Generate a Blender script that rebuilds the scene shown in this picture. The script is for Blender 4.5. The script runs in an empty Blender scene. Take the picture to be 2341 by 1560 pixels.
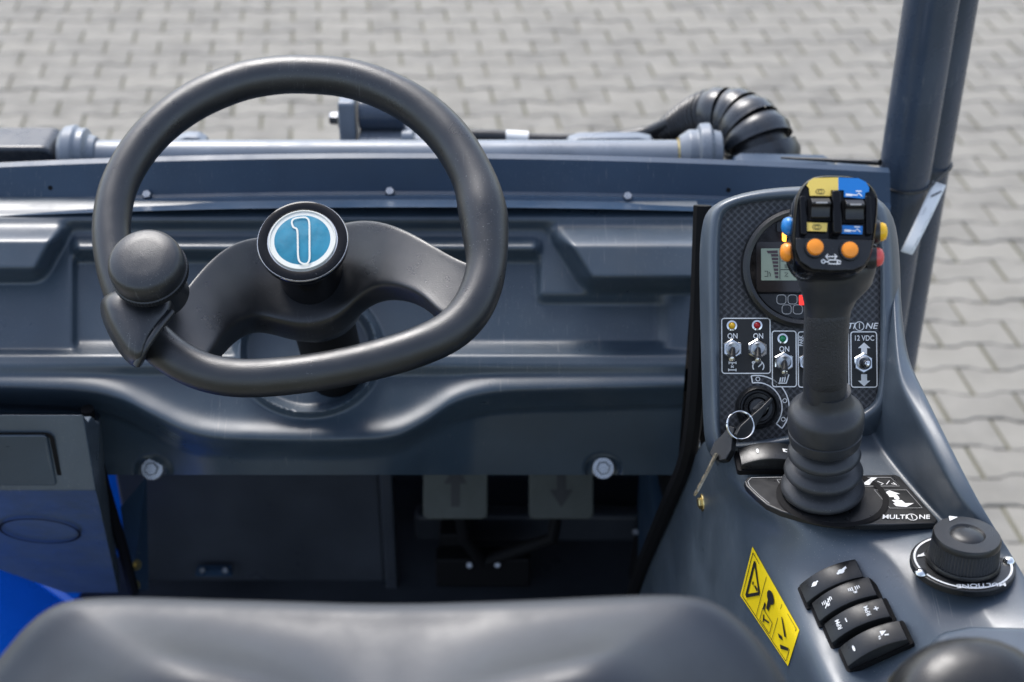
import bpy, bmesh, math, random
from mathutils import Vector, Matrix
from mathutils.bvhtree import BVHTree
R = math.radians
random.seed(7)
sc = bpy.context.scene
col = sc.collection

# ------------------------------------------------------------------ camera
FPX, CX, CY, PITCH = 3455.0, 1170.5, 780.0, R(32.6)
CAM = Vector((0, 0, 2.12))
cam = bpy.data.cameras.new('camera'); camo = bpy.data.objects.new('camera', cam); col.objects.link(camo)
camo.location = CAM; camo.rotation_euler = (math.pi/2 - PITCH, 0, 0)
cam.sensor_width = 36; cam.lens = FPX/2341*36; cam.clip_start = .02; cam.clip_end = 2000
cam.dof.use_dof = True; cam.dof.focus_distance = 1.23; cam.dof.aperture_fstop = 6.3
sc.camera = camo
# ------------------------------------------------------------------ sky, sun, exposure
SUN_EL, SUN_AZ = R(54), R(-24)
w = bpy.data.worlds.new('World'); sc.world = w; w.use_nodes = True
nt = w.node_tree; nt.nodes.clear()
sky = nt.nodes.new('ShaderNodeTexSky'); sky.sky_type = 'NISHITA'; sky.sun_disc = False
sky.sun_elevation = SUN_EL; sky.sun_rotation = SUN_AZ; sky.air_density = 1.0; sky.dust_density = 2.0; sky.ozone_density = 1.0
hs = nt.nodes.new('ShaderNodeHueSaturation'); hs.inputs['Saturation'].default_value = .72
bg = nt.nodes.new('ShaderNodeBackground'); bg.inputs['Strength'].default_value = .15
out = nt.nodes.new('ShaderNodeOutputWorld')
nt.links.new(sky.outputs[0], hs.inputs['Color']); nt.links.new(hs.outputs[0], bg.inputs[0]); nt.links.new(bg.outputs[0], out.inputs[0])
sun = bpy.data.lights.new('sun', 'SUN'); sun.energy = 1.4; sun.angle = R(25); sun.color = (1, .985, .965)
suno = bpy.data.objects.new('sun', sun); col.objects.link(suno)
sd = Vector((math.sin(SUN_AZ)*math.cos(SUN_EL), math.cos(SUN_AZ)*math.cos(SUN_EL), math.sin(SUN_EL)))
suno.rotation_euler = sd.to_track_quat('Z', 'Y').to_euler(); suno.location = (0, 0, 8)
sc.view_settings.view_transform = 'Standard'; sc.view_settings.look = 'None'
sc.view_settings.exposure = 1.2; sc.view_settings.gamma = 1
sc.cycles.use_denoising = True

# ------------------------------------------------------------------ measuring: photo pixel -> point in space
CF = Vector((0, math.cos(PITCH), -math.sin(PITCH))); CU = Vector((0, math.sin(PITCH), math.cos(PITCH))); CXV = Vector((1, 0, 0))
def ray(x, y): return CF + CXV*((x-CX)/FPX) - CU*((y-CY)/FPX)
def atz(x, y, z): return CAM + ray(x, y)*z
def onY(x, y, Y): r = ray(x, y); return CAM + r*(Y/r.y)
def onZ(x, y, Z): r = ray(x, y); return CAM + r*((Z-CAM.z)/r.z)
def onX(x, y, X): r = ray(x, y); return CAM + r*(X/r.x)
def proj(p):
    d = Vector(p)-CAM; z = d.dot(CF); return CX+FPX*d.x/z, CY-FPX*d.dot(CU)/z, z
def frame(o, n, x=(1, 0, 0)):
    n = Vector(n).normalized(); x = Vector(x); x = (x-n*x.dot(n)).normalized(); y = n.cross(x)
    m = Matrix((x, y, n)).transposed().to_4x4(); m.translation = Vector(o); return m
def P2(F, x, y, h=0):
    n = F.col[2].to_3d(); o = F.translation + n*h; r = ray(x, y)
    p = CAM + r*((o-CAM).dot(n)/r.dot(n)); return F.inverted() @ p
def P2s(F, pts, h=0): return [P2(F, x, y, h) for x, y in pts]

# ------------------------------------------------------------------ materials
MATS = {}
def mat(name, c, rough=.5, metal=0, bump=0, bs=400, var=0, vs=6, spec=.5, coat=0, emis=None, dust=0, scratch=0, isl=0, world=0):
    m = bpy.data.materials.new(name); m.use_nodes = True; n = m.node_tree; N = n.nodes; L = n.links
    b = N['Principled BSDF']; b.inputs['Base Color'].default_value = (*c, 1); b.inputs['Roughness'].default_value = rough
    b.inputs['Metallic'].default_value = metal; b.inputs['Specular IOR Level'].default_value = spec
    b.inputs['Coat Weight'].default_value = coat; b.inputs['Coat Roughness'].default_value = .08
    if emis: b.inputs['Emission Color'].default_value = (*emis[:3], 1); b.inputs['Emission Strength'].default_value = emis[3]
    tc = N.new('ShaderNodeTexCoord')
    cur = None
    if world: gg = N.new('ShaderNodeNewGeometry'); src = gg.outputs['Position']
    else: src = tc.outputs['Object']
    def noise(s, d=4, ro=.6, mp=None):
        t = N.new('ShaderNodeTexNoise'); t.inputs['Scale'].default_value = s; t.inputs['Detail'].default_value = d; t.inputs['Roughness'].default_value = ro
        if mp:
            m_ = N.new('ShaderNodeMapping'); m_.inputs['Scale'].default_value = mp; m_.inputs['Rotation'].default_value = (.3, .5, .7); L.new(src, m_.inputs['Vector']); L.new(m_.outputs[0], t.inputs['Vector'])
        else: L.new(src, t.inputs['Vector'])
        return t.outputs['Fac']
    def ramp(f, a, bb, v0=0, v1=1):
        r = N.new('ShaderNodeMapRange'); r.inputs[1].default_value = a; r.inputs[2].default_value = bb; r.inputs[3].default_value = v0; r.inputs[4].default_value = v1
        L.new(f, r.inputs[0]); return r.outputs[0]
    def mix(a, bb, f, mode='MIX'):
        x = N.new('ShaderNodeMix'); x.data_type = 'RGBA'; x.blend_type = mode
        for s, v in ((x.inputs[6], a), (x.inputs[7], bb)):
            if isinstance(v, tuple): s.default_value = (*v, 1)
            else: L.new(v, s)
        if isinstance(f, float): x.inputs[0].default_value = f
        else: L.new(f, x.inputs[0])
        return x.outputs[2]
    if var:
        cur = mix(tuple(k*(1-var) for k in c), tuple(min(1, k*(1+var)) for k in c), ramp(noise(vs), .3, .7))
        L.new(ramp(noise(vs*2.3), .3, .7, max(0, rough-.10), rough+.10), b.inputs['Roughness'])
    if isl:
        g = N.new('ShaderNodeNewGeometry'); oi = N.new('ShaderNodeObjectInfo'); ad = N.new('ShaderNodeMath'); ad.operation = 'ADD'
        L.new(g.outputs['Random Per Island'], ad.inputs[0]); L.new(oi.outputs['Random'], ad.inputs[1])
        fr = N.new('ShaderNodeMath'); fr.operation = 'FRACT'; L.new(ad.outputs[0], fr.inputs[0])
        cur = mix(cur or c, (.245, .230, .197), ramp(fr.outputs[0], 0, 1, 0, isl))
    if dust:
        d1 = ramp(noise(900, 1), .70, .76); d2 = ramp(noise(9, 5), .42, .7)
        mu = N.new('ShaderNodeMath'); mu.operation = 'MULTIPLY'; L.new(d1, mu.inputs[0]); L.new(d2, mu.inputs[1])
        mm = N.new('ShaderNodeMath'); mm.operation = 'MULTIPLY'; L.new(mu.outputs[0], mm.inputs[0]); mm.inputs[1].default_value = dust
        cur = mix(cur or c, (.30, .30, .29), mm.outputs[0])
    if scratch:
        def mul(a_, b_):
            q_ = N.new('ShaderNodeMath'); q_.operation = 'MULTIPLY'; L.new(a_, q_.inputs[0])
            if isinstance(b_, float): q_.inputs[1].default_value = b_
            else: L.new(b_, q_.inputs[1])
            return q_.outputs[0]
        cur = mix(cur or c, (.20, .205, .21), mul(mul(ramp(noise(1, 2, .5, (700, 14, 60)), .66, .72), ramp(noise(6, 3), .5, .62)), float(scratch)))
        cur = mix(cur, (.16, .16, .155), mul(ramp(noise(2.2, 6, .7), .55, .85), .22*scratch))
    if cur: L.new(cur, b.inputs['Base Color'])
    if bump:
        bp = N.new('ShaderNodeBump'); bp.inputs['Strength'].default_value = bump; bp.inputs['Distance'].default_value = .0012
        L.new(noise(bs, 3), bp.inputs['Height']); L.new(bp.outputs[0], b.inputs['Normal'])
    MATS[name] = m; return m
M = dict(
 plastic=mat('charcoal_plastic', (.030, .047, .068), .36, bump=.05, bs=1400, var=.2, vs=7, spec=.65, dust=.9, scratch=.5),
 plastic2=mat('console_plastic', (.058, .077, .100), .36, bump=.09, bs=1800, var=.2, vs=9, spec=.75, dust=1.0, scratch=.6),
 steel=mat('painted_steel', (.020, .042, .078), .38, bump=.03, bs=500, var=.16, vs=7, spec=.35, dust=.9, scratch=.5),
 steel_lt=mat('grey_painted_steel', (.16, .185, .22), .33, bump=.05, bs=200, var=.2, vs=12, spec=.6, dust=.7),
 post=mat('post_paint', (.038, .054, .082), .28, scratch=.4, dust=.6, bump=.06, bs=160, var=.15, vs=9, spec=.6),
 wheel=mat('wheel_foam', (.0095, .0108, .0135), .35, bump=.2, bs=1100, var=.25, vs=14, spec=.75, dust=.8, scratch=.25),
 gloss=mat('gloss_black', (.004, .004, .005), .09, spec=.25, dust=.3),
 black=mat('satin_black', (.009, .0095, .0105), .34, bump=.06, bs=1200, var=.15, vs=30, dust=.4),
 rubber=mat('boot_rubber', (.027, .029, .033), .42, bump=.1, bs=700, var=.22, vs=25, dust=.6),
 grip=mat('grip_leather', (.021, .022, .025), .40, bump=1.0, bs=850, var=.2, vs=40, spec=.6),
 dark=mat('footwell_black', (.032, .036, .045), .36, bump=.1, bs=300, var=.3, vs=5, dust=.5, spec=.25),
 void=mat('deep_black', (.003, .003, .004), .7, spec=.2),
 blue=mat('blue_paint', (.003, .11, .60), .24, var=.1, vs=4, coat=.4),
 zinc=mat('zinc_steel', (.36, .37, .38), .3, metal=1, var=.12, vs=90),
 yzinc=mat('yellow_zinc', (.70, .55, .24), .32, metal=1, var=.15, vs=90),
 bronze=mat('key_steel', (.40, .34, .25), .35, metal=1, var=.2, vs=200),
 chrome=mat('chrome', (.75, .75, .74), .12, metal=1, var=.06, vs=60),
 white=mat('white_print', (.78, .78, .77), .5),
 grey=mat('grey_print', (.30, .30, .30), .5),
 paper=mat('tag_card', (.76, .76, .74), .6, var=.05, vs=40),
 ink=mat('black_ink', (.012, .012, .012), .5),
 warn=mat('yellow_label', (.90, .66, .008), .38),
 yel=mat('yellow_decal', (.78, .56, .12), .35),
 bludec=mat('blue_decal', (.008, .17, .52), .32),
 orange=mat('orange_button', (.85, .27, .02), .30, spec=.5),
 yelbut=mat('yellow_button', (.85, .48, .01), .3), redbut=mat('red_button', (.65, .08, .07), .3), blubut=mat('blue_button', (.01, .18, .50), .3),
 ledy=mat('amber_lens', (.75, .42, .01), .15), ledr=mat('red_lens', (.40, .008, .015), .12), ledg=mat('green_lens', (.005, .22, .08), .12),
 lito=mat('lit_amber', (.9, .35, .03), .3, emis=(1, .34, .03, 2.2)), litr=mat('lit_red', (.5, .01, .01), .3, emis=(1, .03, .02, .7)),
 bars=mat('display_segments', (.05, .03, .035), .4), lcd=mat('lcd_glass', (.25, .29, .22), .25), lens=mat('gauge_lens', (.022, .017, .015), .12, spec=.6),
 emblem=mat('emblem_blue', (.002, .17, .27), .35, var=.2, vs=60, coat=.0), silver=mat('emblem_rim', (.66, .66, .60), .3, metal=.2),
 pedal=mat('pedal_pad', (.055, .062, .056), .6, var=.1, vs=30), seat=mat('seat_vinyl', (.012, .016, .024), .46, bump=.12, bs=700, var=.15, vs=10, spec=.6),
 hose=mat('hose_black', (.014, .015, .017), .32, bump=.05, bs=500, var=.2, vs=20), guard=mat('guard_plastic', (.024, .029, .037), .3, var=.2, vs=20, spec=.6),
 paver=mat('paver_concrete', (.186, .176, .154), .85, bump=.6, bs=260, var=.22, vs=7, isl=.7, world=1, dust=0),
)
def joint_mat():
    m = bpy.data.materials.new('joint_sand'); m.use_nodes = True; N = m.node_tree.nodes; L = m.node_tree.links; b = N['Principled BSDF']
    tc = N.new('ShaderNodeTexCoord'); t = N.new('ShaderNodeTexNoise'); t.inputs['Scale'].default_value = 3; t.inputs['Detail'].default_value = 6; L.new(tc.outputs['Object'], t.inputs['Vector'])
    r = N.new('ShaderNodeValToRGB'); e = r.color_ramp.elements; e[0].position = .35; e[0].color = (.085, .085, .04, 1); e[1].position = .65; e[1].color = (.16, .15, .105, 1)
    L.new(t.outputs['Fac'], r.inputs[0]); L.new(r.outputs[0], b.inputs['Base Color']); b.inputs['Roughness'].default_value = .95; return m
M['joint'] = joint_mat()
def weave_mat():   # stamped tread-plate print on the instrument plate
    m = bpy.data.materials.new('weave_print'); m.use_nodes = True; N = m.node_tree.nodes; L = m.node_tree.links; b = N['Principled BSDF']
    tc = N.new('ShaderNodeTexCoord'); mp = N.new('ShaderNodeMapping'); mp.inputs['Rotation'].default_value = (0, 0, R(45)); L.new(tc.outputs['Object'], mp.inputs['Vector'])
    ck = N.new('ShaderNodeTexChecker'); ck.inputs['Scale'].default_value = 230; L.new(mp.outputs[0], ck.inputs['Vector'])
    def wave(d):
        v = N.new('ShaderNodeTexWave'); v.wave_type = 'BANDS'; v.bands_direction = d; v.inputs['Scale'].default_value = 73; L.new(mp.outputs[0], v.inputs['Vector']); return v.outputs['Fac']
    mx = N.new('ShaderNodeMix'); mx.data_type = 'FLOAT'; L.new(ck.outputs['Fac'], mx.inputs[0]); L.new(wave('X'), mx.inputs[2]); L.new(wave('Y'), mx.inputs[3])
    r = N.new('ShaderNodeValToRGB'); e = r.color_ramp.elements; e[0].position = .45; e[0].color = (.008, .008, .009, 1); e[1].position = .9; e[1].color = (.075, .075, .08, 1)
    L.new(mx.outputs[0], r.inputs[0]); L.new(r.outputs[0], b.inputs['Base Color']); b.inputs['Roughness'].default_value = .42
    return m
M['weave'] = weave_mat()

# ------------------------------------------------------------------ object helpers
W = {}
def place(o, parent, F):
    col.objects.link(o)
    if parent is not None:
        o.parent = parent; o.matrix_basis = W[parent].inverted() @ F
    else: o.matrix_basis = F
    W[o] = F.copy(); return o
def tag(o, label=None, cat=None, group=None, kind=None):
    for k, v in (('label', label), ('category', cat), ('group', group), ('kind', kind)):
        if v: o[k] = v
    return o
def empty(name, loc, parent=None): return place(bpy.data.objects.new(name, None), parent, Matrix.Translation(Vector(loc)))
def ob(name, vf, m, parent, F=None, smooth=40, sub=0, bev=0, bseg=2, label=None, solid=0):
    v, f = vf[0], vf[1]; v = [Vector(p) for p in v]
    if F is None:
        c = Vector([(min(p[i] for p in v)+max(p[i] for p in v))/2 for i in range(3)]); F = Matrix.Translation(c); v = [p-c for p in v]
    me = bpy.data.meshes.new(name); me.from_pydata(v, [], f)
    bm = bmesh.new(); bm.from_mesh(me); bmesh.ops.remove_doubles(bm, verts=bm.verts, dist=1e-6); bmesh.ops.recalc_face_normals(bm, faces=bm.faces); bm.to_mesh(me); bm.free()
    me.materials.append(M[m] if isinstance(m, str) else m)
    if smooth:
        me.polygons.foreach_set('use_smooth', [True]*len(me.polygons))
        if not sub: me.set_sharp_from_angle(angle=R(smooth))
    o = bpy.data.objects.new(name, me); place(o, parent, F)
    if solid: s = o.modifiers.new('solid', 'SOLIDIFY'); s.thickness = solid; s.offset = -1
    if bev:
        b = o.modifiers.new('bevel', 'BEVEL'); b.width = bev; b.segments = bseg; b.limit_method = 'ANGLE'; b.angle_limit = R(32); b.harden_normals = True
    if sub: s = o.modifiers.new('sub', 'SUBSURF'); s.levels = s.render_levels = sub
    if label: o['label'] = label
    return o
def join(*parts):
    V, Fc = [], []
    for v, f in parts:
        k = len(V); V += [Vector(p) for p in v]; Fc += [tuple(i+k for i in q) for q in f]
    return V, Fc
def loft(rings, closed=True, cap=True):
    n = len(rings[0]); V = [Vector(p) for r in rings for p in r]; Fc = []
    for i in range(len(rings)-1):
        for j in range(n if closed else n-1):
            a = i*n+j; b = i*n+(j+1) % n; Fc.append((a, b, b+n, a+n))
    if cap and closed: Fc += [tuple(range(n))[::-1], tuple(range((len(rings)-1)*n, len(rings)*n))]
    return V, Fc
def lathe(prof, seg=40, a0=0, a1=2*math.pi):
    full = abs(a1-a0-2*math.pi) < 1e-6; k = seg if full else seg+1; rings = []
    for r, z in prof: rings.append([(max(r, 1e-5)*math.cos(a0+(a1-a0)*j/seg), max(r, 1e-5)*math.sin(a0+(a1-a0)*j/seg), z) for j in range(k)])
    return loft(rings, full, full)
def tube(path, r, seg=14, cap=True, closed=False):
    P = [Vector(p) for p in path]; n = len(P); rr = r if isinstance(r, (list, tuple)) else [r]*n; rings = []; up = None
    for i in range(n):
        t = (P[(i+1) % n]-P[i-1]) if closed else (P[min(i+1, n-1)]-P[max(i-1, 0)]); t.normalize()
        if up is None: up = t.orthogonal().normalized()
        up = (up-t*up.dot(t)).normalized(); s = t.cross(up)
        rings.append([P[i]+(up*math.cos(2*math.pi*j/seg)+s*math.sin(2*math.pi*j/seg))*rr[i] for j in range(seg)])
    if closed: rings.append(rings[0])
    return loft(rings, True, cap and not closed)
def cyl(p0, p1, r, seg=20, r1=None):
    p0, p1 = Vector(p0), Vector(p1); return tube([p0, p1], [r, r if r1 is None else r1], seg)
def box(c, s):
    c = Vector(c); h = Vector(s)/2
    V = [c+Vector((h.x*a, h.y*b, h.z*d)) for d in (-1, 1) for b in (-1, 1) for a in (-1, 1)]
    return V, [(0, 2, 3, 1), (4, 5, 7, 6), (0, 1, 5, 4), (2, 6, 7, 3), (0, 4, 6, 2), (1, 3, 7, 5)]
def prism(pts, z0, z1, sc0=1):
    n = len(pts); cx = sum(p[0] for p in pts)/n; cy = sum(p[1] for p in pts)/n
    a = [((p[0]-cx)*sc0+cx, (p[1]-cy)*sc0+cy, z0) for p in pts]; b = [(p[0], p[1], z1) for p in pts]
    return loft([a, b])
def cr(pts, k=6, closed=False):   # Catmull-Rom
    P = [Vector(p) for p in pts]; n = len(P); o = []
    for i in range(n if closed else n-1):
        p1, p2 = P[i], P[(i+1) % n]
        p0 = P[i-1] if closed or i > 0 else p1*2-p2; p3 = P[(i+2) % n] if closed or i+2 < n else p2*2-p1
        for j in range(k):
            t = j/k; o.append(.5*((2*p1)+(p2-p0)*t+(2*p0-5*p1+4*p2-p3)*t*t+(3*p1-p0-3*p2+p3)*t**3))
    if not closed: o.append(P[-1])
    return o
def rrect(x0, y0, x1, y1, r, k=4):
    o = []
    for cx, cy, a in ((x1-r, y1-r, 0), (x0+r, y1-r, 90), (x0+r, y0+r, 180), (x1-r, y0+r, 270)):
        for j in range(k+1): t = R(a+90*j/k); o.append((cx+r*math.cos(t), cy+r*math.sin(t)))
    return o
def circ(cx, cy, r, k=24, ry=None): return [(cx+r*math.cos(2*math.pi*j/k), cy+(ry or r)*math.sin(2*math.pi*j/k)) for j in range(k)]
def stroke(lines, wd, h, closed=()):   # flat printed lines in a frame's xy plane
    V, Fc = [], []
    for li, pts in enumerate(lines):
        P = [Vector((p[0], p[1], 0)) for p in pts]; n = len(P); cl = closed is True or (closed is not True and li in closed); L, Rr = [], []
        for i in range(n):
            t = (P[(i+1) % n]-P[i-1]) if cl else (P[min(i+1, n-1)]-P[max(i-1, 0)])
            t.normalize(); s = Vector((-t.y, t.x, 0))*wd/2; L.append(P[i]+s); Rr.append(P[i]-s)
        k = len(V); V += L+Rr
        for i in range(n if cl else n-1): j = (i+1) % n; Fc.append((k+i, k+j, k+n+j, k+n+i))
    return [(p.x, p.y, h) for p in V], Fc
def flat(polys, h):
    V, Fc = [], []
    for p in polys: k = len(V); V += [(q[0], q[1], h) for q in p]; Fc.append(tuple(range(k, len(V))))
    return V, Fc
def text(body, F, x, y, size, m, parent, rot=0, h=.0004, sx=1, shear=0, name='printed_text', align='CENTER'):
    c = bpy.data.curves.new(name, 'FONT'); c.body = body; c.size = size; c.align_x = align; c.align_y = 'CENTER'; c.shear = shear; c.extrude = .0001; c.resolution_u = 3
    c.offset = size*.012
    c.materials.append(M[m]); o = bpy.data.objects.new(name, c)
    place(o, parent, F @ Matrix.Translation((x, y, h)) @ Matrix.Rotation(rot, 4, 'Z') @ Matrix.Diagonal((sx, 1, 1, 1))); return o
def bvh(o):
    dg = bpy.context.evaluated_depsgraph_get(); e = o.evaluated_get(dg); me = bpy.data.meshes.new_from_object(e); Wm = W[o]
    t = BVHTree.FromPolygons([Wm @ v.co for v in me.vertices], [tuple(p.vertices) for p in me.polygons]); bpy.data.meshes.remove(me); return t
def hit(t, x, y):
    r = ray(x, y).normalized(); p, n, i, d = t.ray_cast(CAM, r)
    if p is None: return None, None
    if n.dot(r) > 0: n = -n
    return p, n
def smooth(t): t = max(0, min(1, t)); return t*t*(3-2*t)
def ss(x, a, b): return smooth((x-a)/(b-a))
def gau(x, c, s): return math.exp(-((x-c)/s)**2)
def interp(x, pts):
    if x <= pts[0][0]: return pts[0][1]
    for (a, b), (c, d) in zip(pts, pts[1:]):
        if x <= c: t = (x-a)/(c-a); t = t*.5+smooth(t)*.5; return b+(d-b)*t
    return pts[-1][1]
def hexbolt(name, p, n, r, parent, m='zinc', hgt=None, washer=True):
    F = frame(p, n, (1, .2, .1)); h = hgt or r*.75
    vf = lathe([(0, h), (r*.86, h), (r, h*.8), (r, 0), (0, 0)], 6)
    o = ob(name, vf, m, parent, F, smooth=20)
    if washer: ob('washer', lathe([(0, .0012), (r*1.55, .0012), (r*1.7, 0), (0, -.0005)], 20), m, o, F @ Matrix.Translation((0, 0, -.0004)))
    return o

# ================================================================== THE SETTING: paved yard
g = 120
ground = ob('ground', ([(-g, -g, -.007), (g, -g, -.007), (g, g, -.007), (-g, g, -.007)], [(0, 1, 2, 3)]), 'joint', None, Matrix.Identity(4), smooth=0)
tag(ground, 'pale grey concrete block paving of the yard with sandy joints', 'paving', kind='structure')
PL, PP, GAP, GY, SK = .200, .1112, .0085, .0045, -.1146
def paver_outline(inset):
    a = PL/2-GAP/2-inset; hi = PP/2+.0075-GY/2-inset; lo = PP/2-.0075-GY/2-inset; t0, t1 = PL*.17, PL*.31
    top = [(-a, hi), (-t1, hi), (-t0, lo), (t0, lo), (t1, hi), (a, hi)]
    return top[::-1]+[(x, -y) for x, y in top]
def paver_vf(ox=0, oy=0, oz=0, rt=0):
    rings = []
    for ins, z in ((0, -.03), (0, -.0025), (.0028, 0)):
        rings.append([(ox+(x*math.cos(rt)-(y)*math.sin(rt))+SK*y, oy+x*math.sin(rt)+y*math.cos(rt), oz+z) for x, y in paver_outline(ins)])
    v, f = loft(rings, True, False); n = 12; k = 2*n
    f += [(k, k+1, k+10, k+11), (k+1, k+2, k+9, k+10), (k+2, k+3, k+8, k+9), (k+3, k+4, k+7, k+8), (k+4, k+5, k+6, k+7)]
    return v, f
pm = ob('paver', paver_vf(), 'paver', ground, Matrix.Translation((0, -50, 0)), smooth=0)
vis, rest = [], []
for r in range(-4, 88):
    Y = .35+r*PP
    for i in range(-26, 27):
        X = SK*(Y-.35) + (i+(.5 if r % 2 else 0))*PL + .052
        x, y, z = proj((X, Y, 0))
        d = (X, Y, random.uniform(-.0025, .0015), random.gauss(0, R(.5)))
        ok = z > .5 and -60 < x < 2400 and -12 < y < 1300 and (y < 345 or x > 2020)
        (vis if ok else rest).append((z, d))
vis.sort(); rest += vis[300:]; vis = vis[:300]
for k, (z, d) in enumerate(vis):
    o = pm if k == 0 else pm.copy()
    if k: col.objects.link(o); o.parent = ground
    o.matrix_basis = Matrix.Translation(d[:3]) @ Matrix.Rotation(d[3], 4, 'Z')
field = ob('paver_field', join(*[paver_vf(*d) for z, d in rest]), 'paver', ground, Matrix.Identity(4), smooth=0)
field['kind'] = 'stuff'

# ================================================================== THE LOADER
LD = empty('compact_loader', (-.10, 1.2, 0))
tag(LD, 'dark grey and blue compact loader seen from above its driving seat, parked on grey paving', 'loader')

# ---- front panel (moulded dashboard behind the wheel)
EDGE = [(-250, 876), (0, 885), (180, 893), (270, 912), (345, 948), (420, 984), (490, 1001), (600, 1007), (800, 1007), (900, 998), (970, 966), (1035, 924), (1110, 901), (1220, 893), (1560, 885), (1700, 882)]
ED = cr([Vector((x, y, 0)) for x, y in EDGE], 14)
def yE(x):
    if x <= ED[0].x: return ED[0].y
    lo, hi = 0, len(ED)-1
    if x >= ED[hi].x: return ED[hi].y
    while hi-lo > 1:
        m_ = (lo+hi)//2
        if ED[m_].x <= x: lo = m_
        else: hi = m_
    return ED[lo].y+(ED[hi].y-ED[lo].y)*(x-ED[lo].x)/(ED[hi].x-ED[lo].x)
def Ypl(y): return 1.42-.15*(y-478)/412
def panelY(x, y):
    e = yE(x); below = max(0, y-e)
    if y > e:
        xs = x-(y-e)*.75 if x < 700 else x+(y-e)*.45
        e2 = yE(xs) if (x < 700 and xs < 700) or (x >= 700 and xs >= 700) else e
        Y = Ypl(min(e2, y))
    else: Y = Ypl(y)
    e_ = e
    Y -= .006*gau(y, e_-8, 30)*(1 if y < e_ else 1)            # rolled lip along the shelf edge
    Y += .020*ss(y, e_-6, e_+44)
    rr = math.hypot((x-705)/158, (y-803)/140); out_ = ss(rr, 1.0, 1.12)
    Y -= .011*gau(rr, 1.0, .06); Y += .006*(1-ss(rr, .86, .98))
    xr = ss(x, 1218, 1245); xl = 1-ss(x, 160, 182)
    mid = (1-xr)*(1-xl)
    Y -= .012*gau(y, 500, 20); Y -= .011*mid*gau(y, 566, 18)
    Y += .010*mid*ss(y, 570, 606)*(1-ss(y, 776, 812))*out_
    Y += .010*ss(x, 1218, 1245)*(1-ss(x, 1494, 1536))*ss(y, 668, 700)*(1-ss(y, 776, 812))
    Y -= .008*out_*ss(y, 796, 816)*(1-ss(y, 832, 864))*(1 if y < e else 1)
    lx = 168-max(0, (y-520))*.55                                # protruding blocks at both ends
    Y -= .036*(1-ss(x, lx-42, lx+6))*ss(y, 498, 556)*(1-ss(y, 610, 650))
    rx = 1240+max(0, min(y, 655)-520)*.62
    Y -= .042*ss(x, rx-4, rx+48)*ss(y, 503, 566)*(1-ss(y, 630, 676))
    side = (1-ss(x, 360, 500))+ss(x, 985, 1090)
    Y += .012*side*ss(y, e+36, e+50)
    for bx, by in ((350, 1075), (1378, 1072)): Y += .010*(1-ss(math.hypot((x-bx)/42, (y-by)/34), .8, 1.1))
    return Y
def xR(y): return 1594-46*(y-478)/607
NX, NY = 400, 150
V, Fc = [], []
for j in range(NY+1):
    y = 468+(1086-468)*j/NY
    for i in range(NX+1):
        x = -260+(xR(y)+260)*i/NX; V.append(onY(x, y, panelY(x, y)))
n1 = NX+1
for j in range(NY):
    for i in range(NX): a = j*n1+i; Fc.append((a, a+1, a+n1+1, a+n1))
for edge in ([NY*n1+i for i in range(n1)], [j*n1+NX for j in range(NY+1)], list(range(n1))):   # folded rims
    k = len(V)
    for i in edge: V.append(V[i]+Vector((0, .035, -.004)))
    Fc += [(edge[i], edge[i+1], k+i+1, k+i) for i in range(len(edge)-1)]
panel = ob('front_panel', (V, Fc), 'plastic', LD, smooth=70, label='moulded charcoal plastic dashboard with ribs and raised end blocks')
PT = bvh(panel)
for x, y in ((351, 1076), (1378, 1074)):
    p, n = hit(PT, x, y-6); hexbolt('bolt', p+Vector((0, -.006, .003)), (0, -.80, .6), .0074, panel)

# ---- cowl beam above the panel
V = []; xs = [-250+2285*i/60 for i in range(61)]
rings = []
for x in xs:
    t = 358+2.6e-5*(x-900)**2; l = 441+2.3e-5*(x-950)**2
    a = onY(x, t, 1.459); b = onY(x, l, 1.445); c = onY(x, l+7, 1.434); d = onY(x, l+33, 1.402)
    rings.append([a+Vector((0, .010, -.06)), a+Vector((0, .009, -.0005)), a+Vector((0, 0, -.002)), b+Vector((0, 0, .002)), b+Vector((0, -.004, 0)), c, c+Vector((0, -.003, -.003)), d, d+Vector((0, .07, -.03))])
ob('cowl_beam', loft(rings), 'steel', LD, smooth=30, label='long folded steel beam above the dashboard')
COWL = bpy.data.objects['cowl_beam']; CT = bvh(COWL)
for x, y in ((338, 444), (892, 437), (1434, 448)):
    p, n = hit(CT, x, y+3); hexbolt('bolt', p+Vector((0, -.002, 0)), (0, -.6, .8), .0052, COWL, 'zinc', .006, False)
for x, y in ((115, 430), (1665, 435)):
    p, n = hit(CT, x, y); ob('drilled_hole', lathe([(0, .0002), (.0020, .0002), (.0022, .0006), (.0026, 0)], 14), 'void', COWL, frame(p, n))
# seal strip under beam and dark inner structure behind the panel
ob('inner_frame', join(box((-.25, 1.50, 1.24), (1.2, .05, .16)), box((-.25, 1.44, 1.20), (1.0, .16, .03))), 'void', LD, smooth=0)
ob('chassis', join(box((-.12, 1.55, .42), (1.0, .55, .44)), box((.30, 1.15, .60), (.26, .95, .74))), 'steel', LD, bev=.02)

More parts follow.
